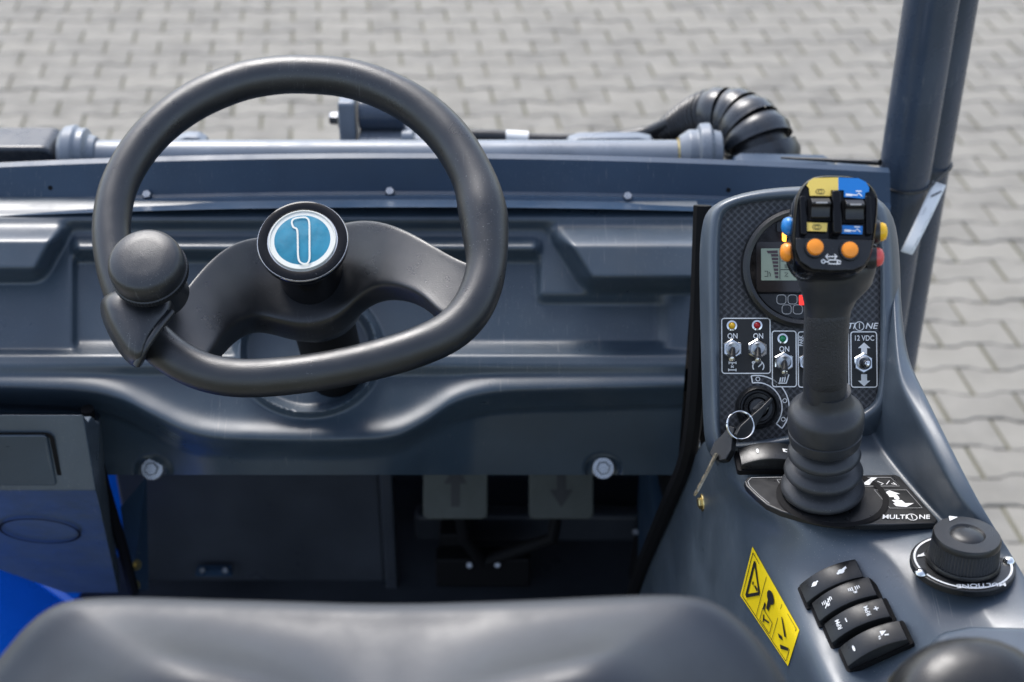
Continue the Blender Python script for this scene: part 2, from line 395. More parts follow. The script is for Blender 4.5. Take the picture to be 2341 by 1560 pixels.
# ---- footwell
fw = empty('footwell', (-.1, 1.5, .7), LD)
ob('floor_plate', box((-.15, 1.32, .69), (1.1, 1.14, .02)), 'dark', fw, bev=.004)
pA, pB = onY(330, 1085, 1.6), onY(880, 1300, 1.6)
ob('front_wall', box(((pA.x+pB.x)/2-.02, 1.61, .92), (pB.x-pA.x+.04, .02, .48)), 'dark', fw, bev=.006)
q0 = onY(880, 1200, 1.6)
ob('corner_strip', box((q0.x+.006, 1.597, .92), (.018, .03, .48)), 'dark', fw, bev=.004)
ob('recess_wall', join(box((-.12, 1.84, .88), (1.0, .02, .46)), box((-.12, 1.68, 1.11), (1.0, .34, .02)), box((.25, 1.60, .95), (.02, .45, .5))), 'dark', fw, smooth=0)
ob('kick_plate', box((.06, 1.70, .72), (.40, .03, .05)), 'dark', fw, bev=.008)
ob('side_plate', loft([[onY(275, 1160, 1.42), onY(335, 1090, 1.42), onY(340, 1350, 1.50), onY(300, 1352, 1.46)], [onY(275, 1160, 1.44), onY(335, 1090, 1.44), onY(340, 1350, 1.54), onY(300, 1352, 1.48)]]), 'steel', fw, smooth=0)
ob('blue_side_panel', box((-.66, 1.66, 1.0), (.40, .02, .6)), 'blue', fw)
ob('wall_bracket', join(box(onY(490, 1303, 1.582), (.046, .012, .006)), box(onY(490, 1309, 1.58), (.05, .012, .003))), 'steel', fw)
for x in (463, 515): hexbolt('bolt', onY(x, 1305, 1.575), (0, -.7, .7), .0042, fw, 'zinc', None, False)
for x, y, Y in ((1073, 1293, 1.56), (1137, 1292, 1.56), (1452, 1217, 1.5)): hexbolt('bolt', onY(x, y, Y), (0, -.7, .7), .0045, fw, 'zinc', None, False)
for k, x in enumerate((1041, 1283)):
    F = frame(onY(x, 1130, 1.55), (0, -.80, .60)); a = P2(F, x-74, 1130); b = P2(F, x, 1187)
    po = ob('pedal', prism(rrect(a.x, b.y, -a.x, b.y+.105, .008), -.012, 0), 'pedal', LD, F, smooth=30, bev=.002, label='pale pedal pad with %s arrow' % ('an upward' if k == 0 else 'a downward'))
    cy = P2(F, x, 1113).y; s = 1 if k == 0 else -1
    ob('arrow', flat([[(-.0055, cy-s*.026), (.0055, cy-s*.026), (.0055, cy+s*.004), (.015, cy+s*.004), (0, cy+s*.027), (-.015, cy+s*.004), (-.0055, cy+s*.004)]], .0012), 'ink', po, F)
    ob('pedal_arm', tube([F @ Vector((0, .01, -.012)), F @ Vector((.01*s, -.06, -.05)), onY(1105, 1285, 1.57)], .009), 'void', po)
ob('pedal_bracket', join(box(onY(1105, 1296, 1.58), (.13, .03, .05)), box(onY(1040, 1260, 1.62), (.04, .05, .1))), 'void', LD, bev=.004)

# ---- left console
yf = 1.2
def colX(x, y, Y): return onY(x, y, Y)
XR = onY(192, 960, yf).x; XL = -.85
top = onY(190, 926, yf+.035); f0 = onY(190, 948, yf); f1 = onY(190, 1128, yf-.004)
und = onY(270, 1356, 1.388)
prof = [(yf+.040, top.z-.026), (yf+.024, top.z-.006), (yf+.012, top.z-.004), (yf, f0.z), (f1.y, f1.z+.004), (f1.y+.004, f1.z-.003), (und.y, und.z), (und.y+.012, und.z+.012), (1.345, f1.z)]
ringsL = [[(X, p[0], p[1]) for p in prof] for X in (XL, -.70, -.62, -.56, -.5, -.46, XR-.02, XR-.006, XR)]
for k in range(len(ringsL)):
    px = proj((ringsL[k][0][0], und.y, und.z))[0]; t_ = max(.14, min(1, .36+.64*px/200))
    for i in (6, 7): X_, Y_, Z_ = ringsL[k][i]; ringsL[k][i] = (X_, f1.y+(Y_-f1.y)*t_, f1.z+(Z_-f1.z)*t_)
for k in range(len(ringsL)):
    w_ = max(0, (ringsL[k][0][0]+.72)/(XR+.72))
    for i, dx in ((6, -.062), (7, -.062), (8, -.03)): X_, Y_, Z_ = ringsL[k][i]; ringsL[k][i] = (X_+dx*w_, Y_, Z_)
lcon = ob('left_console', loft(ringsL), 'plastic2', LD, bev=.004, smooth=30, label='charcoal plastic side console with tray lid and round blank')
LF = frame((XR, yf-.002, f0.z), (0, -1, 0)); a = P2(LF, -160, 992); b = P2(LF, 142, 1112)
ob('lid_recess', stroke([rrect(a.x, b.y, b.x, a.y, .006)], .0045, .0012, True), 'void', lcon, LF)
ob('tray_lid', prism(rrect(a.x, b.y+.003, b.x-.004, a.y, .004), -.004, .0035), 'plastic', lcon, LF, smooth=30, bev=.0015)
nrm = Vector((0, -(f1.z-und.z), -(und.y-f1.y))).normalized()
UF = frame((XR, f1.y, f1.z), nrm); cc = P2(UF, 92, 1212); ra = abs(P2(UF, 180, 1212).x-cc.x)
ob('round_blank', stroke([circ(cc.x, cc.y, ra, 40)], .003, .0016, True), 'void', lcon, UF)
for x, y, Y in ((228, 1105, 1.27), (310, 1340, 1.40), (313, 1292, 1.41)): hexbolt('bolt', onY(x, y, Y), (.8, -.5, .3), .0042, lcon, 'yzinc')
ob('edge_seal', tube(cr([onY(200, 935, 1.262), onY(212, 1010, 1.27), onY(240, 1120, 1.30), onY(282, 1260, 1.36), onY(306, 1352, 1.395)], 5), .007, 8), 'void', lcon)
# blue bodywork below the left console
V = [onZ(-400, 1180, .82), onZ(20, 1245, .80), onZ(190, 1362, .76), onZ(330, 1500, .70), onZ(330, 1800, .70), onZ(-400, 1800, .80)]
fen = ob('blue_fender', loft([V, [p+Vector((0, 0, -.05)) for p in V]]), 'blue', LD, smooth=20, bev=.01, label='bright blue painted bodywork beside the footwell')
pp_ = [onZ(-40, 1225, .86), onZ(60, 1290, .84), onZ(175, 1372, .80)]
ob('body_rail', join(tube(pp_, .012, 8)), 'blue', fen)
hexbolt('bolt', onZ(40, 1283, .862), (.2, -.6, .8), .006, fen)

# ---- seat back in the foreground
TE = [(-110, 1660), (-60, 1570), (0, 1492), (55, 1428), (110, 1386), (175, 1366), (300, 1361), (600, 1368), (900, 1375), (1200, 1367), (1420, 1358), (1560, 1357), (1640, 1375), (1710, 1425), (1765, 1490), (1812, 1570), (1850, 1660)]
te = cr([(x, y, 0) for x, y in TE], 5)
cxs, cys = 880, 1800
OFF = [(.0, .0, .80, -.06), (0, 0, .81, -.02), (0, 0, .80, 0), (.0, 9, .79, .0), (0, 26, .782, 0), (0, 55, .778, 0), (0, 95, .768, 0), (0, 140, .755, 0), (0, 200, .736, 0), (0, 300, .70, 0), (0, 420, .69, -.05)]
rings = []
for _, off, z, dz in OFF:
    ring = []
    for p in te:
        d = Vector((cxs-p.x, (cys-p.y), 0)); d.normalize()
        q = p+d*off*(1+.25*abs(d.x)); ring.append(atz(q.x, q.y, z)+Vector((0, 0, dz)))
    rings.append(ring)
seat = ob('seat_back', loft(rings, False), 'seat', LD, smooth=180, sub=1, label='blurred dark vinyl seat back in the foreground')
# armrest behind the console
AF = frame(atz(2235, 1618, .80), (0, -.55, .83), (1, .1, 0))
rings = [[(x*s, y*s, z) for x, y in circ(0, 0, .046, 28, .040)] for s, z in ((.9, -.06), (1, -.03), (1, -.012), (.93, .002), (.78, .011), (.5, .017), (.2, .019), (.03, .0195))]
ob('armrest_end', loft(rings), 'black', LD, AF, smooth=180, label='dark rounded armrest end at the lower right')

ce = [onZ(x, y, 1.392) for x, y in ((2105, 1475), (2145, 1434), (2215, 1420), (2420, 1424), (2480, 1580), (2130, 1580))]
ob('console_end', loft([ce, [p+Vector((0, 0, -.05)) for p in ce]]), 'plastic2', LD, smooth=30, bev=.010, bseg=4)
# ---- right console: moulded body
st = [  # per station, across: outer low, outer crest, inner crest, deck right, deck middle, deck left, shoulder, wall 1, wall 2, wall 3
 [('w', .345, 1.18, 1.15), ('z', 2060, 620, 1.475), ('z', 2040, 640, 1.475), ('z', 1990, 945, 1.378), ('z', 1830, 1012, 1.367), ('z', 1664, 1016, 1.360), ('x', 1612, 1004, .180), ('x', 1588, 1044, .176), ('x', 1526, 1150, .166), ('x', 1436, 1345, .150)],
 [('w', .352, 1.12, 1.15), ('z', 2072, 800, 1.44), ('z', 2050, 850, 1.44), ('z', 1995, 985, 1.366), ('z', 1830, 1028, 1.364), ('z', 1664, 1030, 1.358), ('x', 1612, 1020, .180), ('x', 1590, 1060, .176), ('x', 1530, 1160, .166), ('x', 1442, 1350, .150)],
 [('w', .362, 1.05, 1.15), ('z', 2106, 862, 1.435), ('z', 2072, 905, 1.43), ('z', 2022, 1030, 1.360), ('z', 1840, 1065, 1.360), ('z', 1668, 1072, 1.356), ('x', 1625, 1078, .183), ('x', 1602, 1110, .180), ('x', 1545, 1210, .170), ('x', 1470, 1400, .155)],
 [('w', .372, .98, 1.15), ('z', 2172, 1000, 1.425), ('z', 2122, 1000, 1.42), ('z', 2072, 1094, 1.358), ('z', 1880, 1120, 1.356), ('z', 1695, 1125, 1.354), ('x', 1652, 1142, .187), ('x', 1632, 1180, .186), ('x', 1570, 1290, .176), ('x', 1500, 1480, .16)],
 [('w', .382, .90, 1.15), ('z', 2243, 1140, 1.405), ('z', 2192, 1150, 1.402), ('z', 2160, 1194, 1.358), ('z', 1960, 1214, 1.354), ('z', 1820, 1198, 1.350), ('x', 1716, 1222, .200), ('x', 1690, 1290, .1945), ('x', 1640, 1420, .186), ('x', 1570, 1620, .17)],
 [('w', .392, .86, 1.15), ('z', 2314, 1262, 1.374), ('z', 2290, 1240, 1.376), ('z', 2215, 1245, 1.370), ('z', 2040, 1262, 1.358), ('z', 1890, 1262, 1.340), ('x', 1760, 1310, .207), ('x', 1735, 1375, .204), ('x', 1690, 1500, .196), ('x', 1620, 1720, .18)],
 [('w', .400, .80, 1.15), ('z', 2366, 1350, 1.366), ('z', 2340, 1350, 1.366), ('z', 2230, 1370, 1.366), ('z', 2080, 1370, 1.350), ('z', 1930, 1370, 1.325), ('x', 1815, 1420, .218), ('x', 1785, 1490, .214), ('x', 1740, 1620, .206), ('x', 1680, 1830, .19)],
 [('w', .405, .74, 1.15), ('z', 2430, 1450, 1.375), ('z', 2390, 1450, 1.375), ('z', 2290, 1460, 1.362), ('z', 2150, 1460, 1.345), ('z', 1990, 1480, 1.312), ('x', 1872, 1530, .228), ('x', 1840, 1610, .224), ('x', 1800, 1740, .216), ('x', 1740, 1960, .20)],
 [('w', .410, .62, 1.15), ('z', 2560, 1640, 1.37), ('z', 2520, 1640, 1.37), ('z', 2400, 1650, 1.355), ('z', 2260, 1650, 1.335), ('z', 2100, 1660, 1.30), ('x', 1985, 1720, .246), ('x', 1950, 1800, .24), ('x', 1900, 1960, .23), ('x', 1850, 2200, .21)]]
def sp(t): return Vector(t[1:]) if t[0] == 'w' else (onZ if t[0] == 'z' else onX)(*t[1:])
grid = [[sp(t) for t in row] for row in st]
def support(row):
    o = [row[0], row[0].lerp(row[1], .9), row[1], row[1].lerp(row[2], .5), row[2], row[2].lerp(row[3], .14), row[2].lerp(row[3], .88), row[3], row[3].lerp(row[4], .08), row[3].lerp(row[4], .86), row[4], row[4].lerp(row[5], .14), row[5], row[5].lerp(row[6], .45), row[6], row[6].lerp(row[7], .5), row[7], row[8], row[9]]
    return o
grid = [support(r_) for r_ in grid]
n = len(grid[0]); V = [p for row in grid for p in row]; Fc = []
for i in range(len(grid)-1):
    for j in range(n-1): a = i*n+j; Fc.append((a, a+1, a+n+1, a+n))
con = ob('right_console', (V, Fc), 'plastic2', LD, smooth=180, sub=2, label='charcoal moulded armrest console beside the seat')
KT = bvh(con)

# instrument plate and its frame
bp0 = onZ(1700, 1020, 1.362); tilt = R(55)
PF = frame(Vector((bp0.x, bp0.y, bp0.z)), (0, -math.sin(tilt), math.cos(tilt)))
LC = [(1646, 1010), (1645, 900), (1645, 750), (1645, 600), (1647, 500), (1662, 478), (1720, 462), (1800, 455), (1900, 455), (1980, 468), (2008, 495), (2012, 600), (2012, 750), (2010, 900), (1995, 925), (1955, 950), (1880, 978), (1800, 997), (1720, 1010), (1665, 1014)]
LB = [(1632, 1020), (1626, 900), (1622, 750), (1619, 600), (1622, 500), (1640, 462), (1710, 440), (1800, 430), (1900, 430), (1990, 445), (2030, 475), (2040, 600), (2042, 750), (2040, 905), (2015, 945), (1965, 972), (1885, 1000), (1800, 1018), (1720, 1028), (1655, 1030)]
LA = [(1604, 1034), (1600, 900), (1596, 750), (1592, 600), (1598, 510), (1615, 470), (1690, 438), (1795, 424), (1905, 423), (2000, 438), (2055, 490), (2064, 600), (2066, 750), (2076, 905), (2045, 990), (1985, 1017), (1890, 1036), (1800, 1046), (1720, 1048), (1632, 1050)]
def lp(pts, h): return [PF @ P2(PF, x, y, h) for x, y in pts]
def mixp(a, b, t): return [(p[0]*(1-t)+q[0]*t, p[1]*(1-t)+q[1]*t) for p, q in zip(a, b)]
A0 = lp(LA, -.018)
rings = [[p+Vector((.030 if p.x < .24 else 0, .07, -.09)) for p in A0], [p+Vector((.010 if p.x < .24 else 0, .022, -.02)) for p in A0], A0, lp(mixp(LA, LB, .55), .0), lp(LB, .009), lp(mixp(LB, LC, .6), .010), lp(mixp(LB, LC, .93), .006), lp(LC, .001), lp(LC, -.004)]
hump = ob('instrument_hood', loft(rings, True, False), 'plastic2', LD, smooth=180, sub=2, label='rounded charcoal hood framing the instrument plate')
plate = ob('instrument_plate', prism([(p.x, p.y) for p in cr([P2(PF, *q) for q in mixp(LC, LB, .15)], 4, True)], -.006, 0), 'weave', LD, PF, smooth=30, label='black instrument plate printed with a woven pattern')
def K(x, y, h=0): return P2(PF, 1600+x/2.69, 380+y/2.69, h)          # detail crop coordinates
def K2(x, y): p = K(x, y); return (p.x, p.y)
S1 = abs(K(100, 700).x-K(0, 700).x)/100                              # metres per crop pixel
# switch surrounds
for i, (x0, y0, x1, y1) in enumerate(((135, 937, 430, 1275), (445, 1015, 590, 1357), (605, 1020, 912, 1360), (930, 1020, 1085, 1360))):
    a, b = K2(x0, y1), K2(x1, y0)
    ob('switch_panel', flat([rrect(a[0], a[1], b[0], b[1], .0022)], .0006), 'ink', plate, PF)
    ob('printed_border', stroke([rrect(a[0], a[1], b[0], b[1], .0022)], .0009, .0010, True), 'white', plate, PF)
def led(x, y, m):
    p = K(x, y); F = PF @ Matrix.Translation(p)
    o = ob('indicator_lamp', lathe([(0, .0008), (.0026, .0008), (.0030, .0022), (.0044, .0018), (.0050, 0)], 24), 'chrome', LD, F)
    ob('lamp_lens', lathe([(.0028, .0006), (.0026, .0022), (.0016, .0034), (0, .0039)], 18), m, o, F)
def toggle(x, y, tx, ty):
    p = K(x, y); F = PF @ Matrix.Translation(p)
    o = ob('toggle_switch', lathe([(0, .0024), (.0052, .0024), (.0060, .0030), (.0078, .0030), (.0088, .0022), (.0088, 0), (0, 0)], 6), 'chrome', LD, F @ Matrix.Rotation(R(30), 4, 'Z'), smooth=15)
    ob('bushing', lathe([(.0058, .002), (.0058, .0052), (.0046, .0060), (.003, .0056), (0, .005)], 24), 'zinc', o, F)
    t = K(tx, ty)-p; e = Vector((t.x, t.y, .0135)) if (tx, ty) != (x, y) else Vector((0, -.001, .017))
    pts = [Vector((0, 0, .004)), e*.35+Vector((0, 0, .003)), e*.8, e*.95, e*1.0]
    ob('lever', tube([F @ q for q in pts], [.0022, .0024, .0032, .0031, .0018], 14), 'black', o)
    ob('lever_tip', tube([F @ (e*.9), F @ (e*1.06), F @ (e*1.1)], [.0026, .0026, .0014], 14), 'chrome', o)
led(195, 982, 'ledy'); led(350, 980, 'ledr'); led(507, 1062, 'ledg'); led(665, 1062, 'ledg')
for x, y, tx, ty in ((198, 1125, 184, 1190), (353, 1125, 342, 1196), (515, 1205, 504, 1272), (665, 1205, 660, 1272), (830, 1205, 830, 1272), (1003, 1212, 1003, 1212)): toggle(x, y, tx, ty)
for x, y in ((200, 1047), (358, 1047), (518, 1127)): q = K2(x, y); text('ON', PF, q[0], q[1], 46*S1, 'white', plate, h=.0011, sx=.88)
q = K2(1008, 1060); text('12 VDC', PF, q[0], q[1], 46*S1, 'white', plate, h=.0011, sx=.82)
q = K2(622, 1075); text('PARK', PF, q[0], q[1], 34*S1, 'white', plate, rot=R(90), h=.0011, sx=.8)
MW, NW = 2.75, 1.22
def logo(F, x0, y0, x1, size, parent, h, rot=0):
    L_ = x1-x0; kw = dict(h=h, shear=.25, rot=rot)
    c, s = math.cos(rot), math.sin(rot); at = lambda u: (x0+u*L_*c, y0+u*L_*s)
    r_ = size*.52; sx = (L_-2*r_-size*.24)/(size*(MW+NW)); uc = (size*MW*sx+size*.12+r_)/L_
    text('MULTI', F, *at(0), size, 'white', parent, sx=sx, align='LEFT', **kw); text('NE', F, *at(uc+(r_+size*.12)/L_), size, 'white', parent, sx=sx, align='LEFT', **kw)
    cx, cy = at(uc); ob('printed_ring', stroke([circ(cx, cy, r_, 24)], size*.09, h, True), 'white', parent, F)
    text('1', F, cx, cy, size*1.0, 'white', parent, h=h, rot=rot, sx=.7)
a, b = K2(785, 985), K2(1085, 985); logo(PF, a[0], a[1], b[0], 52*S1, plate, .0008)
def ks(lines): return [[K2(x, y) for x, y in l] for l in lines]
def arrow(x, y, d): return [(x-18, y), (x+18, y), (x+18, y-d*40), (x+38, y-d*40), (x, y-d*75), (x-38, y-d*40), (x-18, y-d*40)]
ob('printed_arrow', flat(ks([arrow(1008, 1160, 1), arrow(1008, 1280, -1)]), .0011), 'white', plate, PF)
ob('printed_symbol', stroke(ks([[(178, 1202), (178, 1218)], [(175, 1210), (222, 1210)], [(198, 1210), (198, 1222)], [(190, 1228), (207, 1240)], [(207, 1228), (190, 1240)], [(175, 1254), (222, 1254)], [(176, 1246), (176, 1262)], [(221, 1246), (221, 1262)], [(221, 1202), (221, 1218)]]), 6*S1, .0011), 'white', plate, PF)
arc = [(358+34*math.cos(R(t)), 1232-34*math.sin(R(t))) for t in range(-40, 225, 15)]
ob('printed_symbol', stroke(ks([arc, [(358, 1236), (382, 1212)], [(320, 1205), (342, 1200)], [(320, 1205), (328, 1222)]]), 7*S1, .0011), 'white', plate, PF)
ob('printed_symbol', stroke(ks([[(482, 1335), (530, 1335), (546, 1282)], [(490, 1328), (496, 1300)], [(504, 1328), (510, 1298)], [(518, 1328), (524, 1296)]]), 8*S1, .0011), 'white', plate, PF)
# gauge
gc = K(622, 628); GR = 372*S1; GF = PF @ Matrix.Translation(gc)
ga = ob('gauge', lathe([(GR*.86, 0), (GR*.86, .004), (GR*.87, .0078), (GR*.93, .0092), (GR*.985, .0075), (GR, .003), (GR, 0)], 64), 'black', LD, GF, label='round dark gauge with small grey display behind the joystick')
ob('gauge_face', lathe([(GR*.88, .003), (0, .003)], 48), 'lens', ga, GF)
def G(x, y): p = K(x, y); return (p.x-gc.x, p.y-gc.y)
a, b = G(345, 775), G(905, 470); ob('display_window', prism(rrect(a[0], a[1], b[0], b[1], .003), .003, .0042), 'lens', ga, GF)
lb = [G(*q) for q in [(330, 790)]+[(622+310*math.cos(R(t)), 628+310*math.sin(R(t))) for t in range(150, 28, -8)]+[(915, 790)]]
ob('lower_face', prism(lb, .003, .0046), 'black', ga, GF, smooth=20)
a, b = G(372, 706), G(880, 510); ob('display', flat([rrect(a[0], a[1], b[0], b[1], .0008)], .0045), 'lcd', ga, GF)
gs = []
for i in range(7): y = 545+i*22; gs.append([G(*q) for q in ((432+i*4, y), (476, y), (476, y+15), (434+i*4, y+15))])
gs.append([G(*q) for q in ((405, 525), (472, 522), (472, 540), (412, 540))])
ob('display_bars', flat(gs, .0049), 'bars', ga, GF)
ob('display_icons', stroke([[G(*q) for q in l] for l in ([(392, 650), (412, 650), (412, 682), (392, 682)], [(420, 655), (428, 668), (426, 682)], [(515, 660), (536, 660), (516, 682), (536, 682)], [(518, 608), (518, 632)], [(528, 605), (528, 634)], [(538, 608), (538, 632)], [(495, 588), (570, 588)], [(490, 640), (870, 640)], [(486, 515), (486, 700)])], 4*S1, .0049), 'ink', ga, GF)
for x, y in ((495, 823), (563, 823), (631, 823), (699, 823), (527, 884), (595, 884), (663, 884), (731, 884)):
    q = G(x, y); r_ = 28*S1
    ob('lamp_outline', stroke([rrect(q[0]-r_, q[1]-r_, q[0]+r_, q[1]+r_, .0025)], 4*S1, .0050, True), 'grey', ga, GF)
q = G(633, 827); ob('lit_warning', flat([rrect(q[0]-.0042, q[1]-.0042, q[0]+.0042, q[1]+.0042, .001)], .0053), 'litr', ga, GF)
q = G(530, 438); ob('lit_lamp', flat([rrect(q[0]-.0042, q[1]-.0042, q[0]+.0042, q[1]+.0042, .0015)], .0050), 'lito', ga, GF)
q = G(497, 378); ob('unlit_lamp', flat([rrect(q[0]-.0042, q[1]-.0042, q[0]+.0042, q[1]+.0042, .0015)], .0050), 'black', ga, GF)

# ignition
def C3(x, y): return (1550+x/3.6015, 880+y/3.6015)
ic = P2(PF, *C3(650, 188)); IF = PF @ Matrix.Translation(ic); ir = .0178
ig = ob('ignition_switch', lathe([(0, .004), (ir*.42, .004), (ir*.50, .0075), (ir*.66, .008), (ir*.72, .004), (ir*.80, .004), (ir*.88, .0085), (ir, .006), (ir*1.03, 0)], 40), 'black', LD, IF, label='black round ignition lock in the instrument plate')
ob('lock_core', lathe([(0, .0085), (ir*.40, .0085), (ir*.46, .004)], 24), 'rubber', ig, IF)
ar = []
for r_ in (1.18, 1.52): ar.append([(ir*r_*math.cos(R(t)), ir*r_*math.sin(R(t))) for t in range(100, -42, -7)])
ob('key_positions', stroke([ar[0], ar[1], [ar[0][0], ar[1][0]], [ar[0][-1], ar[1][-1]]], .0010, .0006), 'white', ig, IF)
ob('key_position_icons', stroke([circ(ir*1.35*math.cos(R(t)), ir*1.35*math.sin(R(t)), .0017, 10) for t in (88, 52, 14, -24)], .0006, .0006, True), 'white', ig, IF)
# key in the lock, ring, spare key: things of their own
kd = P2(PF, *C3(560, 300), h=.03)-P2(PF, *C3(690, 160), h=.012)
KF = frame(PF @ P2(PF, *C3(672, 178), h=.006), PF.to_3x3() @ Vector((.25, -.25, 1)), PF.to_3x3() @ Vector((kd.x, kd.y, 0)))
key = empty('ignition_key', KF.translation); tag(key, 'black headed key sitting in the ignition lock', 'key', 'keys on the ring')
kb = [(-.010, .0015), (.004, .0028), (.020, .0055), (.030, .0065), (.038, .0045), (.038, -.0045), (.030, -.0065), (.020, -.0055), (.004, -.0028), (-.010, -.0015)]
tiltm = Matrix.Rotation(R(-18), 4, 'Y')
ob('key_head', prism(kb, .004, .009), 'black', key, KF @ tiltm, smooth=30, bev=.0012)
ob('key_blade', prism([(-.004, -.0035), (.006, -.0035), (.006, .0035), (-.004, .0035)], -.006, .0065), 'zinc', key, KF, smooth=0)
rc = P2(PF, *C3(512, 335), h=.022); RF = frame(PF @ rc, PF.to_3x3() @ Vector((.25, .15, 1)))
ringo = ob('key_ring', join(*[tube([(.0116*math.cos(t), .0116*math.sin(t), z) for t in [2*math.pi*k/40 for k in range(40)]], .0008, 8, closed=True) for z in (0, .0011)]), 'chrome', None, RF)
tag(ringo, 'thin split steel key ring hanging below the ignition lock', 'key ring')
p0 = PF @ P2(PF, *C3(445, 390), h=.018); p1 = PF @ P2(PF, *C3(300, 600), h=.024); p2 = PF @ P2(PF, *C3(60, 845), h=.034)
ax = (p1-p0).normalized(); vw = (p0-CAM).normalized(); ken = vw.cross(ax).normalized()*.88-vw*.42; SF = frame(p0, vw.cross(ax).normalized()*.66-vw*.7, ax); Ls = (p1-p0).length
skey = empty('spare_key', p0); tag(skey, 'spare key with black head dangling from the split ring', 'key', 'keys on the ring')
kh = [(-.004, .003), (.004, .0055), (Ls*.55, .0105), (Ls*.9, .0095), (Ls, .004), (Ls, -.004), (Ls*.9, -.0095), (Ls*.55, -.0105), (.004, -.0055), (-.004, -.003)]
ob('key_head', prism(kh, -.0034, .0034), 'black', skey, SF, smooth=30, bev=.001)
BL = (p2-p1).length; BF = frame(p1, ken, p2-p1)
edge = [(-.004, .0019), (BL-.004, .0019), (BL, .0)]+[(BL-.003-.0035*k, -.0019+(.0011 if k % 2 else 0)) for k in range(6)]+[(-.004, -.0019)]
ob('key_blade', prism(edge, -.0009, .0009), 'bronze', skey, BF, smooth=0)

# joystick base plate
Zb = 1.3665; DF = frame((.27, .95, Zb), (0, .02, 1))
def D3(x, y, h=0): p = P2(DF, *C3(x, y), h=h); return (p.x, p.y)
bpl = [D3(*q) for q in ((545, 790), (575, 757), (900, 750), (1400, 742), (1790, 735), (1830, 755), (2145, 1115), (2120, 1140), (1750, 1150), (1380, 1150), (1180, 1125), (1000, 1085), (850, 1040), (730, 985), (640, 910), (560, 830))]
jb = ob('joystick_plate', prism(bpl, -.006, 0), 'black', LD, DF, smooth=30, bev=.0014, label='black printed base plate under the joystick')
cx_, cy_ = sum(p[0] for p in bpl)/16, sum(p[1] for p in bpl)/16
ob('printed_border', stroke([[(cx_+(p[0]-cx_)*.955, cy_+(p[1]-cy_)*.93) for p in (bpl[3], bpl[2], bpl[1], bpl[0], bpl[15], bpl[14], bpl[13])]], .0006, .0006), 'grey', jb, DF)
ob('printed_border', stroke([[D3(*q) for q in ((1615, 870), (1880, 870), (2010, 1018), (1745, 1020))], [D3(*q) for q in ((1495, 768), (1750, 768), (1825, 838), (1500, 840))], [D3(*q) for q in ((815, 785), (900, 785), (905, 840), (850, 840))]], .0006, .0006, True), 'grey', jb, DF)
ob('printed_arrow', flat([[D3(*q) for q in l] for l in ([(1675, 905), (1740, 875), (1830, 905), (1795, 905), (1820, 930), (1740, 930), (1725, 905)], [(1760, 955), (1840, 955), (1870, 980), (1940, 980), (1880, 1012), (1795, 1005), (1770, 982), (1790, 982)])], .0007), 'white', jb, DF)
ob('printed_arrow', flat([[(D3(1800, 940)[0]+.0022*math.cos(k), D3(1800, 940)[1]+.0022*math.sin(k)) for k in [j*.524 for j in range(12)]], [D3(*q) for q in ((1510, 828), (1590, 770), (1640, 772), (1600, 800), (1575, 832))]], .0008), 'white', jb, DF)
ob('printed_symbol', stroke([[D3(*q) for q in l] for l in ([(1640, 800), (1690, 820), (1670, 830)], [(1715, 825), (1740, 795)], [(1755, 820), (1785, 825)], [(1770, 808), (1800, 832)])], .0007, .0007), 'white', jb, DF)
a, b = D3(1675, 1095), D3(2065, 1095); logo(DF, a[0], a[1], b[0], .0074, jb, .0007)
hc = P2(DF, *C3(1240, 965))
ob('boot_well', stroke([circ(hc.x+.004, hc.y+.006, .042, 40, .036)], .005, .0008, True), 'void', jb, DF)
# rocker behind the boot
def rocker(p, xdir, nrm_, L_, Wd, label, icons=()):
    F = frame(p, nrm_, xdir); prof = []
    for k in range(13): t = -1+2*k/12; prof.append((t*L_/2, .0125-.0062*t*t))
    sec = []
    for y, s, dz in ((-Wd/2, 1, -.0022), (-Wd/2+.0008, 1, -.0006), (-Wd/2+.003, 1, 0), (Wd/2-.003, 1, 0), (Wd/2-.0008, 1, -.0006), (Wd/2, 1, -.0022)):
        sec.append([(x, y, z+dz) for x, z in prof]+[(L_/2+.0006, y, -.004), (-L_/2-.0006, y, -.004)])
    o = ob('rocker_switch', loft(sec), 'black', LD, F, smooth=35, label=label)
    ob('switch_well', prism(rrect(-L_/2-.003, -Wd/2-.0014, L_/2+.003, Wd/2+.0014, .002), -.004, .0009), 'void', o, F)
    for u, polys in icons:   # icon polygons drawn in mm about a point u along the switch
        V, Fc = [], []
        for pl in polys:
            k = len(V)
            for (x, y) in pl: xx = u*L_/2+x*.001; t = xx/(L_/2); V.append((xx, y*.001, .0125-.0062*t*t+.0005))
            Fc.append(tuple(range(k, len(V))))
        ob('printed_symbol', (V, Fc), 'white', o, F)
    return o, F
def ell(cx, cy, rx, ry, k=12): return [(cx+rx*math.cos(2*math.pi*j/k), cy+ry*math.sin(2*math.pi*j/k)) for j in range(k)]
p = P2(DF, *C3(760, 660)); rocker(DF @ Vector((p.x, p.y+.004, .001)), (1, .02, 0), (0, -.1, 1), .050, .021, 'rocker switch half hidden behind the joystick boot', [(-.45, [ell(0, 0, 1.0, 2.6)]), (.5, [[(-3, 2), (3, 2), (3, 1), (-1, 1), (-1, -1), (3, -1), (3, -2), (-3, -2)]])])
